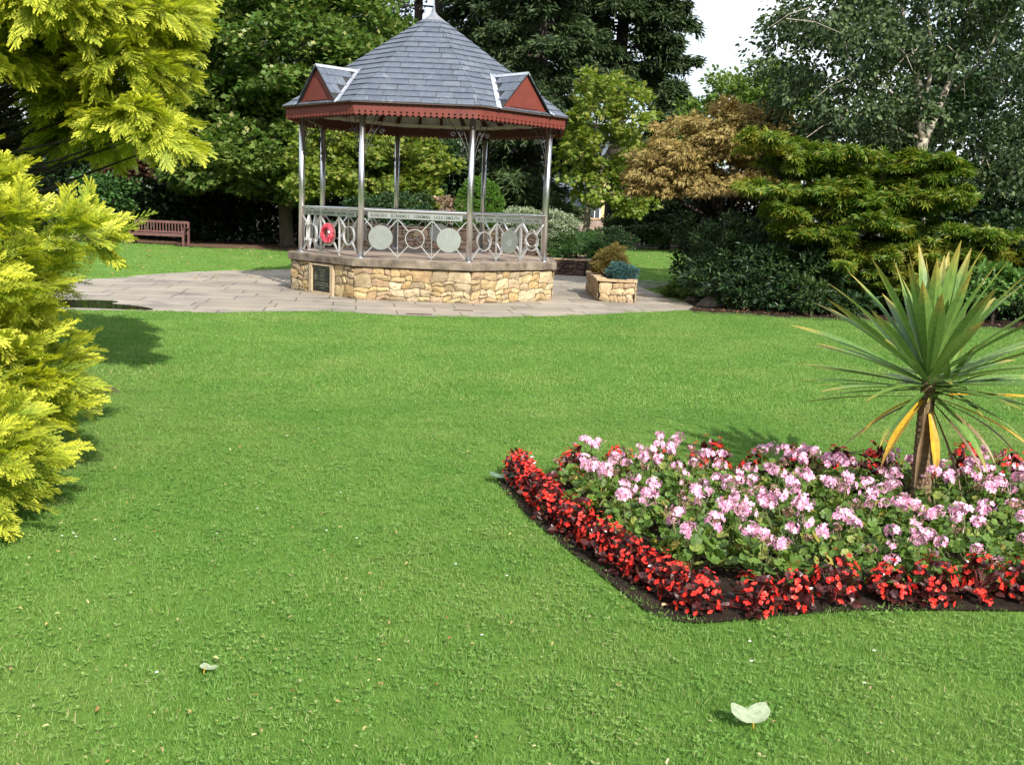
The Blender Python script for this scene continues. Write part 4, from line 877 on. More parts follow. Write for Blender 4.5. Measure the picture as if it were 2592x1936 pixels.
# dark fill on the right
tree('dark_tree','dark evergreen tree filling the background behind the birch at right',
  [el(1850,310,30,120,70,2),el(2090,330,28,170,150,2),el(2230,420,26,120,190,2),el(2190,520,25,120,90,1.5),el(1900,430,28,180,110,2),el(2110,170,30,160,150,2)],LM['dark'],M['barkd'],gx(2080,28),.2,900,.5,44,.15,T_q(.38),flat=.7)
tree('yew_tree','black-green yew under the bronze maple behind the rhododendron',
  [el(1530,500,25,48,75,1),el(1502,540,24,34,90,.7),el(1600,480,25,110,80,1.2),el(1720,520,25,140,110,1.3)],LM['dark'],M['barkd'],gx(1560,25),.14,520,.28,46,.09,T_q(.34),flat=.7)
shrub('rhododendron_bush','large dark rhododendron at the lawn edge left of the Japanese maple',
  [el(1620,560,20.6,105,75,1.1),el(1560,600,20.2,70,55,.9),el(1690,590,20,100,75,1.0),el(1650,640,19.6,80,32,.7),el(1545,545,21,50,60,.8)],LM['rhod'],760,.13,20,.115,T_ov(.17,.05),up=.9,droop=-.15,inner=.72)
shrub('rhododendron_bush','smaller low rhododendron with paler leaf rosettes at the lawn edge below the Japanese maple',
  [el(1750,640,19.1,52,36,.4),el(1830,655,19.2,55,20,.35),el(1790,600,19.6,40,26,.35)],LM['rhod'],170,.13,20,.125,T_ov(.17,.05),up=.9,droop=-.15,inner=.6)
shrub('low_hedge_plant','low clipped green mound at the corner of the path right of the planter box',[el(1462,628,22,34,15,.4),el(1500,632,21.4,34,18,.4)],LM['green'],190,.09,46,.05,T_q(.3),inner=.7)
shrub('laurel_bush','bright green laurel behind the spiky palm at the right edge',[el(2140,600,18.9,48,34,.4),el(2195,620,18.7,40,42,.4),el(2130,640,18.7,40,24,.35)],LM['laurel'],90,.15,22,.12,T_ov(.24,.05),up=.9,inner=.5)
shrub('dark_shrub','glossy dark green shrub behind the laurel, far right',[el(2200,640,19.8,90,60,.6),el(2120,660,19.8,90,50,.5),el(2230,560,20,70,90,.7),el(1960,650,20.4,110,50,.6)],LM['rhod'],420,.15,40,.085,T_ov(.26,.05),inner=.6)
# rusty leaf litter and rock at border edge
b=MB(); n=70; P=[]
rk=MB()
for i,(px,py,s) in enumerate([(1515,655,.16)]):
    x,y=G(px,py); rr4=np.random.default_rng(5); d=rr4.normal(size=(60,3)); d/=np.linalg.norm(d,axis=1,keepdims=True)
import bmesh
def rock(name,label,loc,s,seed,m):
    bm=bmesh.new(); bmesh.ops.create_icosphere(bm,subdivisions=3,radius=1)
    r=random.Random(seed)
    ph=[r.uniform(0,6) for _ in range(6)]
    for v in bm.verts:
        k=1+.16*math.sin(v.co.x*3+ph[0])+.13*math.sin(v.co.y*4+ph[1])+.1*math.sin(v.co.z*5+ph[2])+.06*math.sin(v.co.x*9+ph[3])*math.sin(v.co.z*8+ph[4]); v.co=Vector((v.co.x*s[0],v.co.y*s[1],max(v.co.z*s[2],-.05)))*k
    me=bpy.data.meshes.new(name); bm.to_mesh(me); bm.free(); me.materials.append(m); o=bpy.data.objects.new(name,me); col.objects.link(o); o.location=loc; return tag(o,label,'rock')
rock('border_rock','brown rock lying in the border soil beside the end of the paving',(*G(1535,662),.02),(.30,.2,.13),4,M['slab'])
rock('border_rock','smaller dark rock between the path corner mound and the rhododendron',(*G(1500,652),.02),(.18,.12,.10),9,M['kerb'])
# ---- bench
x,y=G(345,529); bn=thing('park_bench','red-brown slatted wooden bench standing in the shade behind the left lawn','bench',(x,y,0),R(-3))
def bx_(name,parts,par,m): 
    b=MB(); [b.box(*q) for q in parts]; return b.build(name,m,par)
Wb=.98
for sx in(-1,1):
    bx_('leg',[(sx*Wb-.035,sx*Wb+.035,-.30,-.23,0,.62)],bn,M['bench']); bx_('leg',[(sx*Wb-.035,sx*Wb+.035,.20,.27,0,.86)],bn,M['bench'])
    bx_('armrest',[(sx*Wb-.045,sx*Wb+.045,-.36,.19,.62,.65)],bn,M['bench'])
bx_('seat',[(-Wb+.037,Wb-.037,-.30+.09*i,-.225+.09*i,.40,.425) for i in range(5)]+[(-Wb+.037,Wb-.037,-.315,-.305,.33,.41)],bn,M['bench'])
bx_('backrest',[(-Wb+.037,Wb-.037,.21,.25,.78,.87),(-Wb+.037,Wb-.037,.21,.25,.44,.50)]+[(-Wb+.10+.113*i,-.04-Wb+.18+.113*i,.222,.24,.50,.78) for i in range(17)],bn,M['bench'])
# ---- far houses, wall, post
def housepart(name,par,m,boxes):
    b=MB(); [b.box(*q) for q in boxes]; return b.build(name,m,par)
hx,hy=gx(1285,84); hs=thing('yellow_house','yellow rendered house with white framed window glimpsed under the conifers','house',(hx,hy,0))
housepart('wall',hs,M['yellowwall'],[(-3.5,1.9,0,7,0,6.2)])
wn=housepart('window',hs,M['white'],[(-.55,-.45,-.06,.02,1.2,3.0),(.35,.45,-.06,.02,1.2,3.0),(-.45,.35,-.06,.02,2.9,3.0),(-.45,.35,-.09,.02,1.1,1.22),(-.07,-.01,-.05,.02,1.22,2.9)]); housepart('pane',wn,M['glass'],[(-.45,.35,-.02,-.005,1.22,2.9)])
b=MB(); b.add([(-3.9,-.5,6.1),(2.3,-.5,6.1),(2.3,3.5,9),(-3.9,3.5,9),(2.3,7.5,6.1),(-3.9,7.5,6.1)],[(0,1,2,3),(3,2,4,5),(1,4,2),(0,3,5)]); b.build('roof',M['slate'],hs)
hx,hy=gx(1430,90); hs=thing('low_building','long low pinkish building with grey roof beyond the lamp post','building',(hx,hy,0))
housepart('wall',hs,M['pinkwall'],[(-3.2,6,0,7,0,2.2)]); b=MB(); b.add([(-3.6,-.5,2.15),(6.4,-.5,2.15),(6.4,3.5,3.9),(-2.2,3.5,3.9),(6.4,7.5,2.15),(-3.6,7.5,2.15)],[(0,1,2,3),(3,2,4,5),(1,4,2),(0,3,5)]); b.build('roof',M['slate'],hs)
housepart('window',hs,M['white'],[(-1.6,-.8,-.05,.01,1.2,1.9),(1.2,2.2,-.05,.01,1.2,1.9)])
hx,hy=gx(1090,72); hs=thing('slate_roofed_house','red walled house with blue-grey slate roof seen through the conifers','house',(hx,hy,0))
housepart('wall',hs,M['pinkwall'],[(-2,6,0,7,0,2.3)]); b=MB(); b.add([(-2.5,-.5,2.2),(6.5,-.5,2.2),(6.5,3.5,7.2),(-1.5,3.5,7.2),(6.5,7.5,2.2),(-2.5,7.5,2.2)],[(0,1,2,3),(3,2,4,5),(1,4,2),(0,3,5)]); b.build('roof',M['slate'],hs)
hx,hy=gx(1370,72); fw=thing('boundary_wall','pale stone boundary wall with coping at the far end of the park','wall',(hx,hy,0))
b=MB(); rubble(b,(-5,-.02),(-.55,-.02),0,1.35,(0,-1),wmin=.3,wmax=.8); rubble(b,(.35,-.02),(6,-.02),0,1.35,(0,-1),wmin=.3,wmax=.8); b.build('stonework',M['pinkwall'],fw); housepart('core',fw,M['pinkwall'],[(-5,-.55,0,.3,0,1.34),(.35,6,0,.3,0,1.34)]); housepart('coping',fw,M['stone_pale'],[(-5,-.55,-.08,.38,1.35,1.5),(.35,6,-.08,.38,1.35,1.5)])
gt=thing('park_gate','red painted gate and post in the far boundary wall','gate',(hx-.1,hy-.3,0)); housepart('post',gt,M['redp'],[(-.12,.03,-.05,.1,0,1.5)]); housepart('gate_panel',gt,M['redp'],[(-.42+.09*i,-.38+.09*i,0,.03,.1,1.1) for i in range(3)]+[(-.45,-.12,0,.04,1.05,1.1),(-.45,-.12,0,.04,.2,.25)])
hx,hy=gx(1379,64); lp=thing('lamp_post','plain grey lamp post standing at the far lawn edge','lamp post',(hx,hy,0)); b=MB(); b.tube([(0,0,0),(0,0,.9),(0,0,.95),(0,0,5)],[.12,.12,.085,.06],12); b.build('pole',M['pole'],lp); b=MB(); b.tube([(0,0,5),(.25,-.1,5.25),(.7,-.25,5.3)],[.03,.03,.03],8); b.box(.6,1.1,-.38,-.2,5.24,5.34); b.build('lamp_head',M['pole'],lp)

# ================================================================ GOLDEN CONIFERS
def frond(seed,npair=10,nl=5):
    """flat, feathery cypress spray: toothed side branchlets along a curved axis; returns verts, quads, tip value"""
    r=np.random.default_rng(seed); V=[];F=[];A=[]
    def axis(t): return np.array([t,.05*math.sin(t*3+seed),-.16*t*t+.05*t])
    def strip(p,d,nn,L,w,a0,a1,k):
        sd=np.cross(nn,d); base=len(V)
        for i in range(k):
            t0=i/k; q=p+d*L*t0+np.array([0,0,-.12*L*t0*t0]); ln=L*.34*(1-t0*.55)
            for s_ in(-1,1):
                e=q+d*ln*.95+sd*s_*ln*.36; m_=q+d*ln*.40+sd*s_*w*1.3; q2=q+d*ln*.62
                b_=len(V); V.extend([q,m_,e,q2]); A.extend([a0+(a1-a0)*t0]*2+[min(1,a0+(a1-a0)*t0+.25),a0+(a1-a0)*t0]); F.append((b_,b_+1,b_+2,b_+3))
        e=p+d*L; b_=len(V); q=p+d*L*.72; V.extend([q-sd*w,e,q+sd*w,p+d*L*.5]); A.extend([a1,1,a1,a1]); F.append((b_,b_+1,b_+2,b_+3))
    for i in range(npair):
        t=.10+.86*i/npair
        for s_ in(-1,1):
            an=s_*R(27+r.uniform(-8,8)); p=axis(t+ (0 if s_>0 else .03)); d=np.array([math.cos(an),math.sin(an),r.uniform(-.10,.12)]); d/=np.linalg.norm(d)
            L=(.46*(1-t)**.7+.12)*r.uniform(.8,1.15); strip(p,d,np.array([0,0,1.]),L,.013,t*.45,.55+.4*t,nl if L>.2 else 3)
    strip(axis(.9),np.array([1.,0,-.15]),np.array([0,0,1.]),.16,.012,.7,1,3)
    for i in range(5):
        a,c=axis(i/5),axis((i+1)/5); b_=len(V); w=.010*(1-i/6); V.extend([a+[0,-w,0],a+[0,w,0],c+[0,w,0],c+[0,-w,0]]); A.extend([0,0,0,0]); F.append((b_,b_+1,b_+2,b_+3))
    return np.array(V),F,np.array(A)
FR=[frond(i) for i in range(6)]; FRL=[frond(20+i,6,3) for i in range(3)]
def conif(b,ells,n,size,inner=.8,tipgain=1.,up=.25,low=-.6,only=None,hang=.25,frs=FR,lf=3.4):
    vol=np.array([e[3]*e[5] for e in ells]); vol/=vol.sum()
    for e,f in zip(ells,vol):
        C,D=shell(e,int(n*f),inner,low,.07); zz_=(C[:,2]*lf+.35*np.sin(np.arctan2(D[:,1],D[:,0])*5+e[0]*3))%1.; C=np.array(e[:3])+(C-np.array(e[:3]))*(1-.17*(1-zz_)**1.5)[:,None]; 
        if only is not None:
            k=only(C); C,D=C[k],D[k]
        ph=rng.integers(0,len(frs),len(C)); Dn=D/np.array(e[3:]); Dn/=np.linalg.norm(Dn,axis=1,keepdims=True)
        for j in range(len(frs)):
            k=ph==j; m=k.sum()
            if not m: continue
            V0,F0,A0=frs[j]; dr=Dn[k]*[1,1,.35]+rng.normal(0,.28,(m,3)); dr[:,2]+=up-hang*rng.uniform(0,1,m)
            nr=rng.normal(0,.35,(m,3))+Dn[k]*.35; nr[:,2]+=.8
            sz=size*rng.uniform(.6,1.25,m)
            dr/=np.linalg.norm(dr,axis=1,keepdims=True); sd=np.cross(nr,dr); sd/=np.linalg.norm(sd,axis=1,keepdims=True); nn=np.cross(dr,sd)
            P=(C[k]-dr*sz[:,None]*.35)[:,None,:]+sz[:,None,None]*(V0[None,:,0:1]*dr[:,None]+V0[None,:,1:2]*sd[:,None]+V0[None,:,2:3]*nn[:,None])
            Fa=(np.arange(m)*len(V0))[:,None,None]+np.array(F0)[None]; g=tipgain*rng.uniform(.45,1.15,m)
            b.add(P.reshape(-1,3),Fa.reshape(-1,4),np.clip((A0[None,:]*g[:,None]).ravel(),0,1))
def branchy(b,ells,r0,n,top):
    b.tube([(0,0,-.1),(.03,0,top*.3),(0,.02,top*.65),(0,0,top)],[r0,r0*.8,r0*.5,r0*.15],10)
    for i in range(n):
        e=ells[rng.integers(len(ells))]; d=unit(1)[0]; tg=np.array(e[:3])+d*np.array(e[3:])*.8; z=max(.15,tg[2]*rng.uniform(.55,.9)-.1); s=np.array([0,0,z]); b.tube([s,(s+tg)/2+[0,0,-.05],tg],[.022,.014,.004],6,cap=False)
# A: near, low, brightest
bx0,by0=-4.12,5.75
gA=thing('golden_conifer','bright golden-yellow conifer in the left foreground, foliage down to the grass','conifer',(bx0,by0,0))
EA=[(.0,-.05,.62,1.50,1.15,.62),(.05,0,1.15,1.47,1.2,.62),(-.02,0,1.62,1.38,1.1,.50),(1.0,-.76,.36,.74,.58,.42),(1.02,-.1,.62,.66,.6,.40),(1.16,.1,1.48,.66,.6,.17)]
b=MB(); branchy(b,EA,.10,40,1.9); b.build('trunk',M['barkd'],gA,smooth=True)
b=MB(); conif(b,EA,4500,.25,.86,1.4,.22); conif(b,EA,1500,.26,.55,.35,.1,frs=FRL)
b.build('crown',LM['golden'],gA,attr=True)
# B: taller tree behind, drooping boughs over a dark hollow
bx1,by1=-5.6,8.9
gB=thing('golden_conifer','taller golden conifer behind, its drooping boughs reaching out at upper left','conifer',(bx1,by1,0))
def rel(px,py,Y,rx,rz,ry): q=el(px-22,py-8,Y,rx,rz,ry); return (q[0]-bx1,q[1]-by1,*q[2:])
EB=[rel(40,20,8.4,220,115,1.5),rel(220,50,8.3,170,85,1.2),rel(40,150,7.9,80,45,.6),rel(305,155,8.2,85,50,.6),rel(320,262,8.1,80,45,.5),rel(220,235,8.6,80,55,.7),rel(60,-90,8.6,330,130,1.5),rel(215,310,8.9,80,40,.5),rel(370,45,8.3,60,26,.4),rel(380,310,8.0,45,22,.3)]
b=MB(); branchy(b,EB,.20,60,5.2); b.build('trunk',M['barkd'],gB,smooth=True)
b=MB(); conif(b,EB,5000,.31,.74,1.05,-.02,hang=.5,lf=1.5)
b.build('crown',LM['golden'],gB,attr=True)
b=MB(); conif(b,[(-.5,.4,2.4,1.5,1.0,1.9),(-.6,.5,1.2,1.4,1.0,1.1)],1100,.38,.6,0,-.1,hang=.5,frs=FRL); foliage(b,[(.0,.3,2.8,1.5,.8,1.5),(-.1,.4,1.6,1.6,.9,1.2)],900,.22,60,.055,T_q(.2),flat=.6,inner=.4); b.build('shade_dark_inner_foliage',LM['dark'],gB,attr=True)  # old inner foliage, coloured dark to paint in the shade under the boughs

# ================================================================ CORDYLINE PALM
bx2,by2=G(1990,1095); bx2+=.0
pc=at(2008,808,by2+.02)
cp=thing('cordyline_palm','spiky cordyline palm with ringed trunk and yellowed lower leaves, standing in the flowerbed','palm',(bx2,by2,0))
c0=np.array([pc[0]-bx2,pc[1]-by2,pc[2]])
b=MB(); m=46; V=[]
tz=np.linspace(-.05,1,m)
for i,t in enumerate(tz):
    pass
pts=[np.array([c0[0]*(t**1.2 if t>0 else 0)-.012*math.sin(t*PI),c0[1]*t,c0[2]*t]) for t in tz]; rad=[(.072-.032*max(t,0)**.7)*(1+ (.045 if i%2 else -.03)+random.uniform(-.03,.03)) for i,t in enumerate(tz)]
b.tube(pts,rad,16); trunkm=islandmat('fibrous_palm_trunk',[(.16,.11,.06),(.24,.17,.09)],None,.95,40,.012,(.07,.05,.03),stpos=(.45,.7)); b.build('trunk',trunkm,cp)
def blade(b,org,az,elv,L,w,droop,tw=0,fold=.35,kink=None,a_scale=1.):
    n=12; d0=np.array([math.cos(az)*math.cos(elv),math.sin(az)*math.cos(elv),math.sin(elv)]); p=np.array(org,float); d=d0.copy(); V=[];A=[];F=[]
    hz=np.array([math.cos(az),math.sin(az),0]); side=np.array([-math.sin(az),math.cos(az),0])
    e=elv
    for i in range(n+1):
        t=i/n; ww=w*(.42+1.1*t if t<.35 else .805+.195*math.sin((t-.35)/.25*PI/2) if t<.6 else (1-((t-.6)/.4)**1.5))*.5
        d=hz*math.cos(e)+np.array([0,0,math.sin(e)]); nn=-hz*math.sin(e)+np.array([0,0,math.cos(e)])
        a=tw*t; sd=side*math.cos(a)+nn*math.sin(a); n2=nn*math.cos(a)-side*math.sin(a)
        V+=[p-sd*ww+n2*ww*fold,p,p+sd*ww+n2*ww*fold]; A+=[t*a_scale]*3
        e-=droop/n*(.4+1.2*t)
        if kink and abs(t-kink[0])<.5/n: e-=kink[1]
        p=p+d*L/n
    for i in range(n): o=i*3; F+=[(o,o+1,o+4,o+3),(o+1,o+2,o+5,o+4)]
    b.add(V,F,np.array(A))
b=MB(); N_=62; ga=2.39996
for i in range(N_):
    u=i/N_; el_=R(87)-R(90)*u**.9+rng.normal(0,.05); az=i*ga+rng.normal(0,.15); L=(.74+.10*min(1,u*2.2))*rng.uniform(.88,1.08); org=c0+[.02*math.cos(az),.02*math.sin(az),.03-.12*u]
    blade(b,org,az,el_,L,.084*rng.uniform(.85,1.12),rng.uniform(.05,.28)+.35*max(0,u-.75),rng.normal(0,.25),.30)
gl=b.build('green_leaves',M['cord'],cp,attr=True)
b=MB()
for az,e_,L,w,dr in [(-1.0,-.55,.62,.07,.6),(-2.4,-.30,.62,.065,.6),(2.7,.05,.8,.045,.25),(-.6,-.15,.66,.055,.8),(-2.8,.02,.8,.04,.15),(-2.95,.1,.75,.04,.2),(-.2,.05,.8,.045,.3)]: blade(b,c0+[0,0,-.10],az,e_,L,w,dr,0,.25)
b.build('lower_leaves',M['cord'],cp,attr=True)
b=MB()
for az,e_,L,w,dr in [(-2.45,-.55,.62,.062,.55),(-1.35,-1.1,.52,.055,.35),(-.25,.1,.8,.045,.2),(-.4,-.25,.7,.04,.5),(-2.7,-.2,.6,.035,.7)]: blade(b,c0+[0,0,-.13],az,e_,L,w,dr,.3,.3)
b.build('yellowed_leaves',M['cordy'],cp,attr=True)
b=MB()
for az,e_,L,w,dr in [(-2.0,-.9,.66,.026,.4),(-.9,-1.0,.66,.022,.3),(-2.75,-.30,.75,.035,.5),(-.7,-.4,.6,.03,.9),(-.3,-.3,.7,.03,.8),(2.95,-.05,.78,.03,.25),(-.7,-.7,.6,.03,.5)]: blade(b,c0+[0,0,-.14],az,e_,L,w,dr,.5,.3)
b.build('withered_leaves',M['cordb'],cp,attr=True)
b=MB(); c1=c0+[.16,.10,-.10]
for i in range(26):
    az=i*ga; blade(b,c1,az,R(60)-R(80)*(i/26),.42*rng.uniform(.8,1.1),.04,.3,0,.3)
b.tube([c0+[.01,0,-.16],(c0+c1)/2+[0,0,-.05],c1],[.03,.028,.024],8); b.build('side_shoot',M['cord'],cp,attr=True)

# ================================================================ FLOWERBED PLANTS
def geranium(seed,nh,hh,spread):
    r=np.random.default_rng(seed); root=bpy.data.objects.new('geranium_plant',None); col.objects.link(root)
    b=MB(); n=74; a=r.uniform(0,2*PI,n); d=spread*np.sqrt(r.uniform(0,1,n)); z=hh*(.40+.42*r.uniform(0,1,n))*(1-.45*(d/spread)**2)
    k=12; V0=[(0,0,-.10)]+[(math.cos(j*2*PI/k*0.93+.2)*(1+.10*(j%2)),math.sin(j*2*PI/k*.93+.2)*(1+.10*(j%2)),.10*(j%2)+.02) for j in range(k+1)]
    tm=(np.array(V0),[(0,j+1,j+2) for j in range(k)])
    P=np.stack([d*np.cos(a),d*np.sin(a),z],1); nr=r.normal(0,.42,(n,3)); nr[:,0]+=.5*d*np.cos(a)/spread; nr[:,1]+=.5*d*np.sin(a)/spread; nr[:,2]+=1
    addpl(b,tm,P,r.normal(0,1,(n,3)),nr,r.uniform(.016,.033,n)); b.build('foliage',LM['gercol'],root)
    b=MB()
    for i in range(0,n,3): b.tube([(0,0,.0),P[i]*[.5,.5,.55],P[i]],[.004,.003,.002],5,cap=False)
    heads=[]
    for i in range(nh):
        an=i*2.4+r.uniform(0,1); dd=spread*r.uniform(.15,.9); heads.append(np.array([dd*math.cos(an),dd*math.sin(an),hh*r.uniform(.85,1.12)]))
        h=heads[-1]; b.tube([(0,0,.02),h*[.6,.6,.5],h-[0,0,.02]],[.005,.0035,.003],5,cap=False)
    b.build('stem',M['stem'],root)
    pet=(np.array([(0,0,0),(.5,-.34,.05),(.95,-.28,-.02),(1.05,.0,.0),(.95,.28,-.02),(.5,.34,.05)]),[(0,1,2,3,4,5)])
    for i,h in enumerate(heads):
        spent=(i%3==1); fade=.25 if i%2 else .5
        nf=int(r.integers(9,17)); D=r.normal(size=(nf,3)); D[:,2]=np.abs(D[:,2])*.8-.15; D/=np.linalg.norm(D,axis=1,keepdims=True); rad=.040*r.uniform(.75,1.2)
        bp_=MB(); bs_=MB()
        for q in D:
            c=h+q*rad; isf=(r.uniform()<(.85 if spent else .30)); nrm=q
            u=np.cross(nrm,[.3,.2,1]); u/=np.linalg.norm(u); v=np.cross(nrm,u); a0=r.uniform(0,6)
            m_=5; an=a0+np.arange(m_)*2*PI/m_; dr=np.cos(an)[:,None]*u+np.sin(an)[:,None]*v+nrm*.25
            if isf: addpl(bs_,T_q(.3),np.repeat(c[None],m_,0)-q*.008,r.normal(0,1,(m_,3))+nrm*.4,r.normal(0,1,(m_,3)),np.full(m_,.013))
            else: addpl(bp_,pet,np.repeat(c[None],m_,0),dr,np.repeat(nrm[None],m_,0)+dr*.1,np.full(m_,.019*r.uniform(.8,1.15)))
            (bs_ if spent else bp_).tube([h-[0,0,.02],c],[.0012,.0009],3,cap=False)
        if bp_.V and not spent:
            o=bp_.build('flower_head',LM['gerpink'],root)
            if bs_.V: bs_.build('spent_florets',LM['gerspent'],o)
        else:
            o=bs_.build('spent_flower_head',LM['gerspent'],root)
            if bp_.V: bp_.build('petals',LM['gerpink'],o)
    return root
def begonia(seed,h,w_):
    r=np.random.default_rng(seed); root=bpy.data.objects.new('begonia_plant',None); col.objects.link(root)
    n=100; D=r.normal(size=(n,3)); D/=np.linalg.norm(D,axis=1,keepdims=True); D[:,2]=np.abs(D[:,2]); P=D*np.array([w_,w_,h])*r.uniform(.35,.95,(n,1)); P[:,2]=np.maximum(P[:,2],.02)
    b=MB(); nr=D*.6+r.normal(0,.45,(n,3)); nr[:,2]+=.5; addpl(b,T_ov(.42,.12),P,D+r.normal(0,.5,(n,3)),nr,r.uniform(.025,.048,n)); b.build('foliage',LM['begleaf'],root)
    b=MB(); 
    for i in range(0,n,12): b.tube([(0,0,0),P[i]*[.5,.5,.6],P[i]],[.005,.004,.002],5,cap=False)
    b.build('stem',M['redp'],root)
    pet=(np.array([(0,0,0),(.4,-.42,.08),(.9,-.38,.02),(1.1,0,0),(.9,.38,.02),(.4,.42,.08)]),[(0,1,2,3,4,5)])
    b=MB(); m=int(r.integers(46,60)); D=r.normal(size=(m,3)); D/=np.linalg.norm(D,axis=1,keepdims=True); D[:,2]=np.abs(D[:,2])*.9+.12
    for q in D:
        c=q*np.array([w_,w_,h])*r.uniform(.85,1.08); u=np.cross(q,[.3,.2,1]); u/=np.linalg.norm(u); v=np.cross(q,u); a0=r.uniform(0,6); an=a0+np.arange(4)*PI/2; dr=np.cos(an)[:,None]*u+np.sin(an)[:,None]*v+q*.3
        addpl(b,pet,np.repeat(c[None],4,0),dr,np.repeat(q[None],4,0)+dr*.1,np.array([.014,.010,.014,.010])*r.uniform(.8,1.15))
    b.build('flowers',LM['begred'],root); return root
ORD=['first','second','third','fourth','fifth','sixth','seventh','eighth','ninth','tenth','eleventh','twelfth','thirteenth','fourteenth','fifteenth','sixteenth','seventeenth','eighteenth','nineteenth','twentieth']
GP=[geranium(100+i,[4,3,3,4,4,2][i],[.235,.25,.22,.26,.24,.20][i],[.15,.16,.15,.17,.16,.14][i]) for i in range(6)]
BP=[begonia(200+i,[.17,.20,.15,.19][i],[.085,.09,.08,.10][i]) for i in range(4)]
usedg=[0]*6; usedb=[0]*4
def put(proto,used,i,x,y,s,label,cat,group):
    if used[i]==0: o=proto[i]; used[i]=1
    else: o=copy_tree(proto[i])
    o.location=(x,y,.012); o.rotation_euler=(0,0,random.uniform(0,6.28)); o.scale=(s,s,s*random.uniform(.82,1.15)); return tag(o,label,cat,group)
# begonia edging: left edge, front edge, back edge
def along(P,step):
    P=[np.array(p) for p in P]; out=[];acc=0
    for a,c in zip(P[:-1],P[1:]):
        L=np.linalg.norm(c-a); t=acc
        while t<L: out.append(a+(c-a)*t/L); t+=step
        acc=t-L
    return out
LE=[(.08,6.32),(.09,6.05),(.29,5.35),(.53,4.78),(.76,4.34),(.88,4.20)]
for i,p in enumerate(along(LE,.135)):
    j=i%4; put(BP,usedb,j,p[0]+random.uniform(-.03,.03),p[1],random.uniform(.95,1.2),'red begonia in the left edging row of the flowerbed, %s from the far corner'%(ORD[i] if i<20 else 'last'),'begonia','red begonias edging the flowerbed')
FE=[(1.08,4.22),(1.32,4.30),(1.60,4.40),(2.0,4.44),(2.6,4.52),(3.2,4.55)]
for i,p in enumerate(along(FE,.235)):
    put(BP,usedb,(i*3+1)%4,p[0]+random.uniform(-.02,.02),p[1]+random.uniform(-.03,.03),random.uniform(1.0,1.3),'red begonia clump in the front edging row of the flowerbed, %s from the left'%ORD[i],'begonia','red begonias edging the flowerbed')
BE=[(.42,6.32),(1.2,6.44),(2.2,6.55),(3.8,6.75)]
for i,p in enumerate(along(BE,.30)):
    put(BP,usedb,(i*3+2)%4,p[0],p[1]+random.uniform(-.04,.04),random.uniform(1.15,1.5),'red begonia in the back edging row of the flowerbed, %s from the left'%ORD[i],'begonia','red begonias edging the flowerbed')
# geraniums in rows
ROWN=['front','second','third','fourth','fifth','sixth','seventh','back']
row=0; y=4.62
while y<6.4 and row<8:
    xl=np.interp(y,[4.4,4.78,5.35,6.05,6.3],[.98,.72,.50,.30,.32]); x=xl+.05+random.uniform(0,.08)+(.12 if row%2 else 0); c=0
    while x<y*.53+.2:
        if math.hypot(x-bx2,y-by2)>.17 and not (abs(x-bx2+.0)<.17 and -.42<y-by2<0):
            i=(row*5+c*2+random.randint(0,2))%6
            put(GP,usedg,i,x,y+random.uniform(-.06,.06),random.uniform(.82,1.08),'pink geranium in the %s row of the flowerbed, %s from the left'%(ROWN[row],ORD[min(c,19)]),'geranium','pink geraniums planted in the flowerbed'); c+=1
        x+=random.uniform(.24,.32)
    row+=1; y+=.245
# bed litter: yellow fallen leaves and blades on the soil
b=MB(); m=150; P=np.array(BED); X=rng.uniform(0,3.6,1200); Yy=rng.uniform(4.05,6.6,1200); k=inside(BED,X,Yy); X=X[k][:m];Yy=Yy[k][:m]; m=len(X)
addpl(b,T_ov(.35,.15),np.stack([X,Yy,np.full(m,.02)],1),unit(m)*[1,1,.2],unit(m)*.4+[0,0,1],rng.uniform(.012,.04,m))
litm=leafmat('fallen_leaf_litter',[(.42,.22,.08),(.52,.38,.16),(.30,.16,.09),(.60,.52,.30)],None,.2,.6); tag(b.build('leaf_litter',litm),'small brown and yellow dead leaves scattered on the flowerbed soil','leaf litter',None,'stuff')
# lawn litter
b=MB(); m=1000; yy=2.7+12*rng.uniform(0,1,m*2)**1.3; xx=rng.uniform(-1,1,m*2)*yy*.55-.12*yy; k=~inside(BED,xx,yy)&~inside(PAVE,xx,yy)&(rng.uniform(0,1,m*2)<np.where(xx<.2,.6,.16)); xx=xx[k];yy=yy[k]; m=len(xx)
addpl(b,T_ov(.25,.2),np.stack([xx,yy,rng.uniform(.036,.05,m)],1),unit(m)*[1,1,.25],unit(m)*.6+[0,0,1],rng.uniform(.006,.026,m))
m2=260; y2=rng.uniform(21,36,m2); x2=-3-rng.uniform(0,1,m2)*11; addpl(b,T_ov(.3,.2),np.stack([x2,y2,np.full(m2,.05)],1),unit(m2)*[1,1,.2],unit(m2)*.4+[0,0,1],rng.uniform(.05,.12,m2))
m2=160; y2=rng.uniform(30,54,m2); x2=2+rng.uniform(0,1,m2)*8; addpl(b,T_ov(.3,.2),np.stack([x2,y2,np.full(m2,.05)],1),unit(m2)*[1,1,.2],unit(m2)*.4+[0,0,1],rng.uniform(.06,.14,m2))
litl=leafmat('lawn_leaf_litter',[(.42,.28,.11),(.38,.42,.16),(.48,.44,.24),(.32,.15,.07),(.42,.34,.10),(.07,.05,.03)],None,.2,.6); tag(b.build('leaf_litter',litl),'dry leaf scraps and twigs scattered over the lawns','leaf litter',None,'stuff')
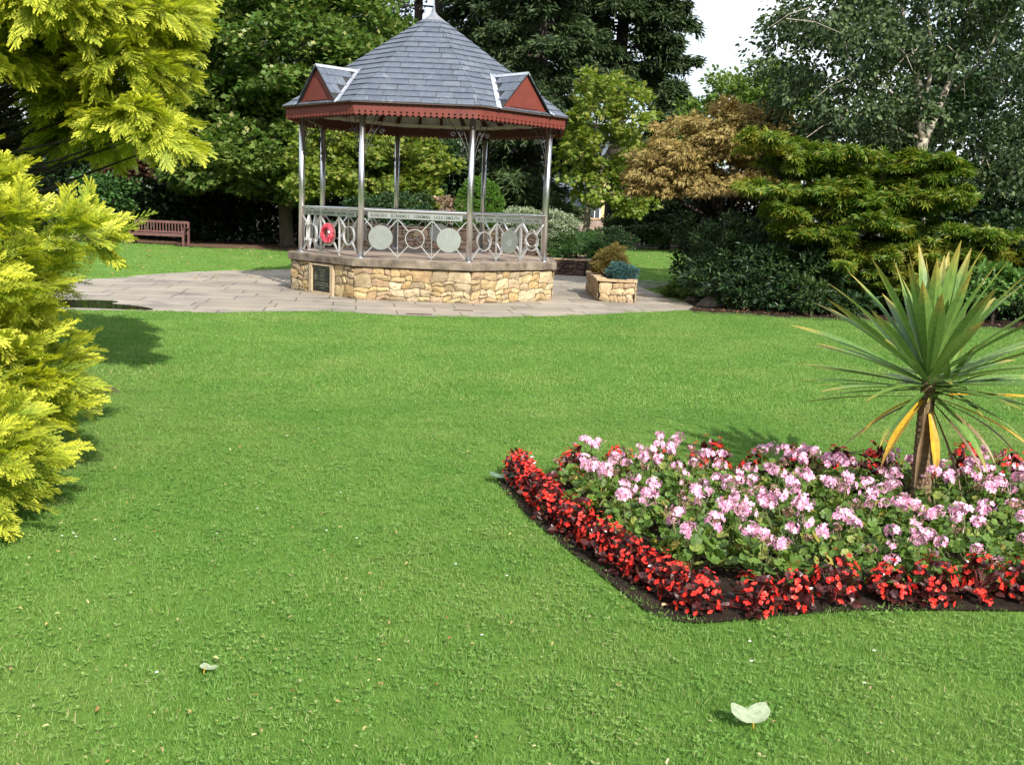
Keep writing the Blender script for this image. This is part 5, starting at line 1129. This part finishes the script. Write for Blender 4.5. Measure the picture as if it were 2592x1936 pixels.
b=MB(); m=420; xx=rng.uniform(3.3,10.5,m); yy=np.interp(xx,[3.3,6.3,9.2,12],[18.7,18.6,18.15,17.5])+np.abs(rng.normal(0,.25,m))+.05; addpl(b,T_ov(.33,.2),np.stack([xx,yy,np.full(m,.03)],1),unit(m)*[1,1,.3],unit(m)*.5+[0,0,1],rng.uniform(.02,.07,m)); rl=leafmat('rusty_fallen_leaf',[(.10,.04,.02),(.18,.08,.035),(.26,.13,.06),(.05,.03,.02)],None,.2,.6); tag(b.build('leaf_litter',rl),'rusty brown dead leaves lying on the border soil under the shrubs','leaf litter',None,'stuff')
b=MB(); m=60; y2=rng.uniform(3.2,15,m); x2=rng.uniform(-1,1,m)*y2*.5; k=~inside(BED,x2,y2)&~inside(PAVE,x2,y2); x2=x2[k];y2=y2[k]
for x_,y_ in list(zip(x2,y2))+[(-2.18+q*.035,4.74+(q%2)*.05) for q in range(3)]:
    n8=8; a=np.arange(n8)*2*PI/n8; addpl(b,T_q(.3),np.tile([x_,y_,.042],(n8,1)),np.stack([np.cos(a),np.sin(a),a*0+.2],1),np.tile([0,0,1.],(n8,1)),np.full(n8,.008))
dm=leafmat('daisy_petal',[(.8,.8,.75),(.85,.82,.8)],None,.2); tag(b.build('daisies',dm),'tiny white daisies dotted through the lawn','daisies',None,'stuff')
# two big pale fallen leaves and a few curled ones
pale=leafmat('pale_upturned_leaf',[(.33,.40,.25),(.42,.48,.33)],None,.3,.5)
def bigleaf(name,label,loc,rz,s,curl,m=pale,tilt=0.):
    b=MB(); V=[];F=[]; nx,ny=9,9
    for i in range(nx):
        t=i/(nx-1); w=s*(.30+.55*min(1,t*2.2)**.6-.22*max(0,t-.6)**1.2)
        for j in range(ny):
            v=(j/(ny-1)-.5)*2; V.append(((t-.5)*s*1.0+(-.22*s*(1-abs(v))**1.5*t)-(.22*s*abs(v)**3*t)-.12*s*abs(v)*(1-t),v*w,abs(v)**1.2*curl*s*(.5+.7*t)+.02*math.sin(t*9+v*4)*s))
    for i in range(nx-1):
        for j in range(ny-1): F.append((i*ny+j,(i+1)*ny+j,(i+1)*ny+j+1,i*ny+j+1))
    b.add(V,F); t_=thing(name,label,'leaf',loc,rz); b.build('leaf_blade',m,t_,smooth=True)
    b=MB(); b.tube([(-.5*s,0,.0),(-.62*s,.01*s,.005),(-.78*s,.0,-.012)],[.0022,.0018,.0015],5); b.build('leaf_stalk',M['cordy'],t_); t_.rotation_euler=(0,tilt,rz); return t_
x_,y_=G(1615,1570); bigleaf('fallen_leaf','large pale green fallen leaf folded upward on the grass in front of the flowerbed',(x_,y_,.050),R(98),.080,.32,tilt=-R(20))
x_,y_=G(452,1462); bigleaf('fallen_leaf','small pale rounded fallen leaf on the left foreground grass',(x_,y_,.040),R(70),.040,.12)
x_,y_=G(1088,1044); bigleaf('weed_leaf','flat blue-green weed leaf at the far left corner of the flowerbed',(x_,y_,.05),R(100),.11,.15,leafmat('blue_green_weed_leaf',[(.12,.20,.13),(.16,.25,.17)],None,.2))
print('faces',sum(len(o.data.polygons) for o in col.objects if o.type=='MESH'))
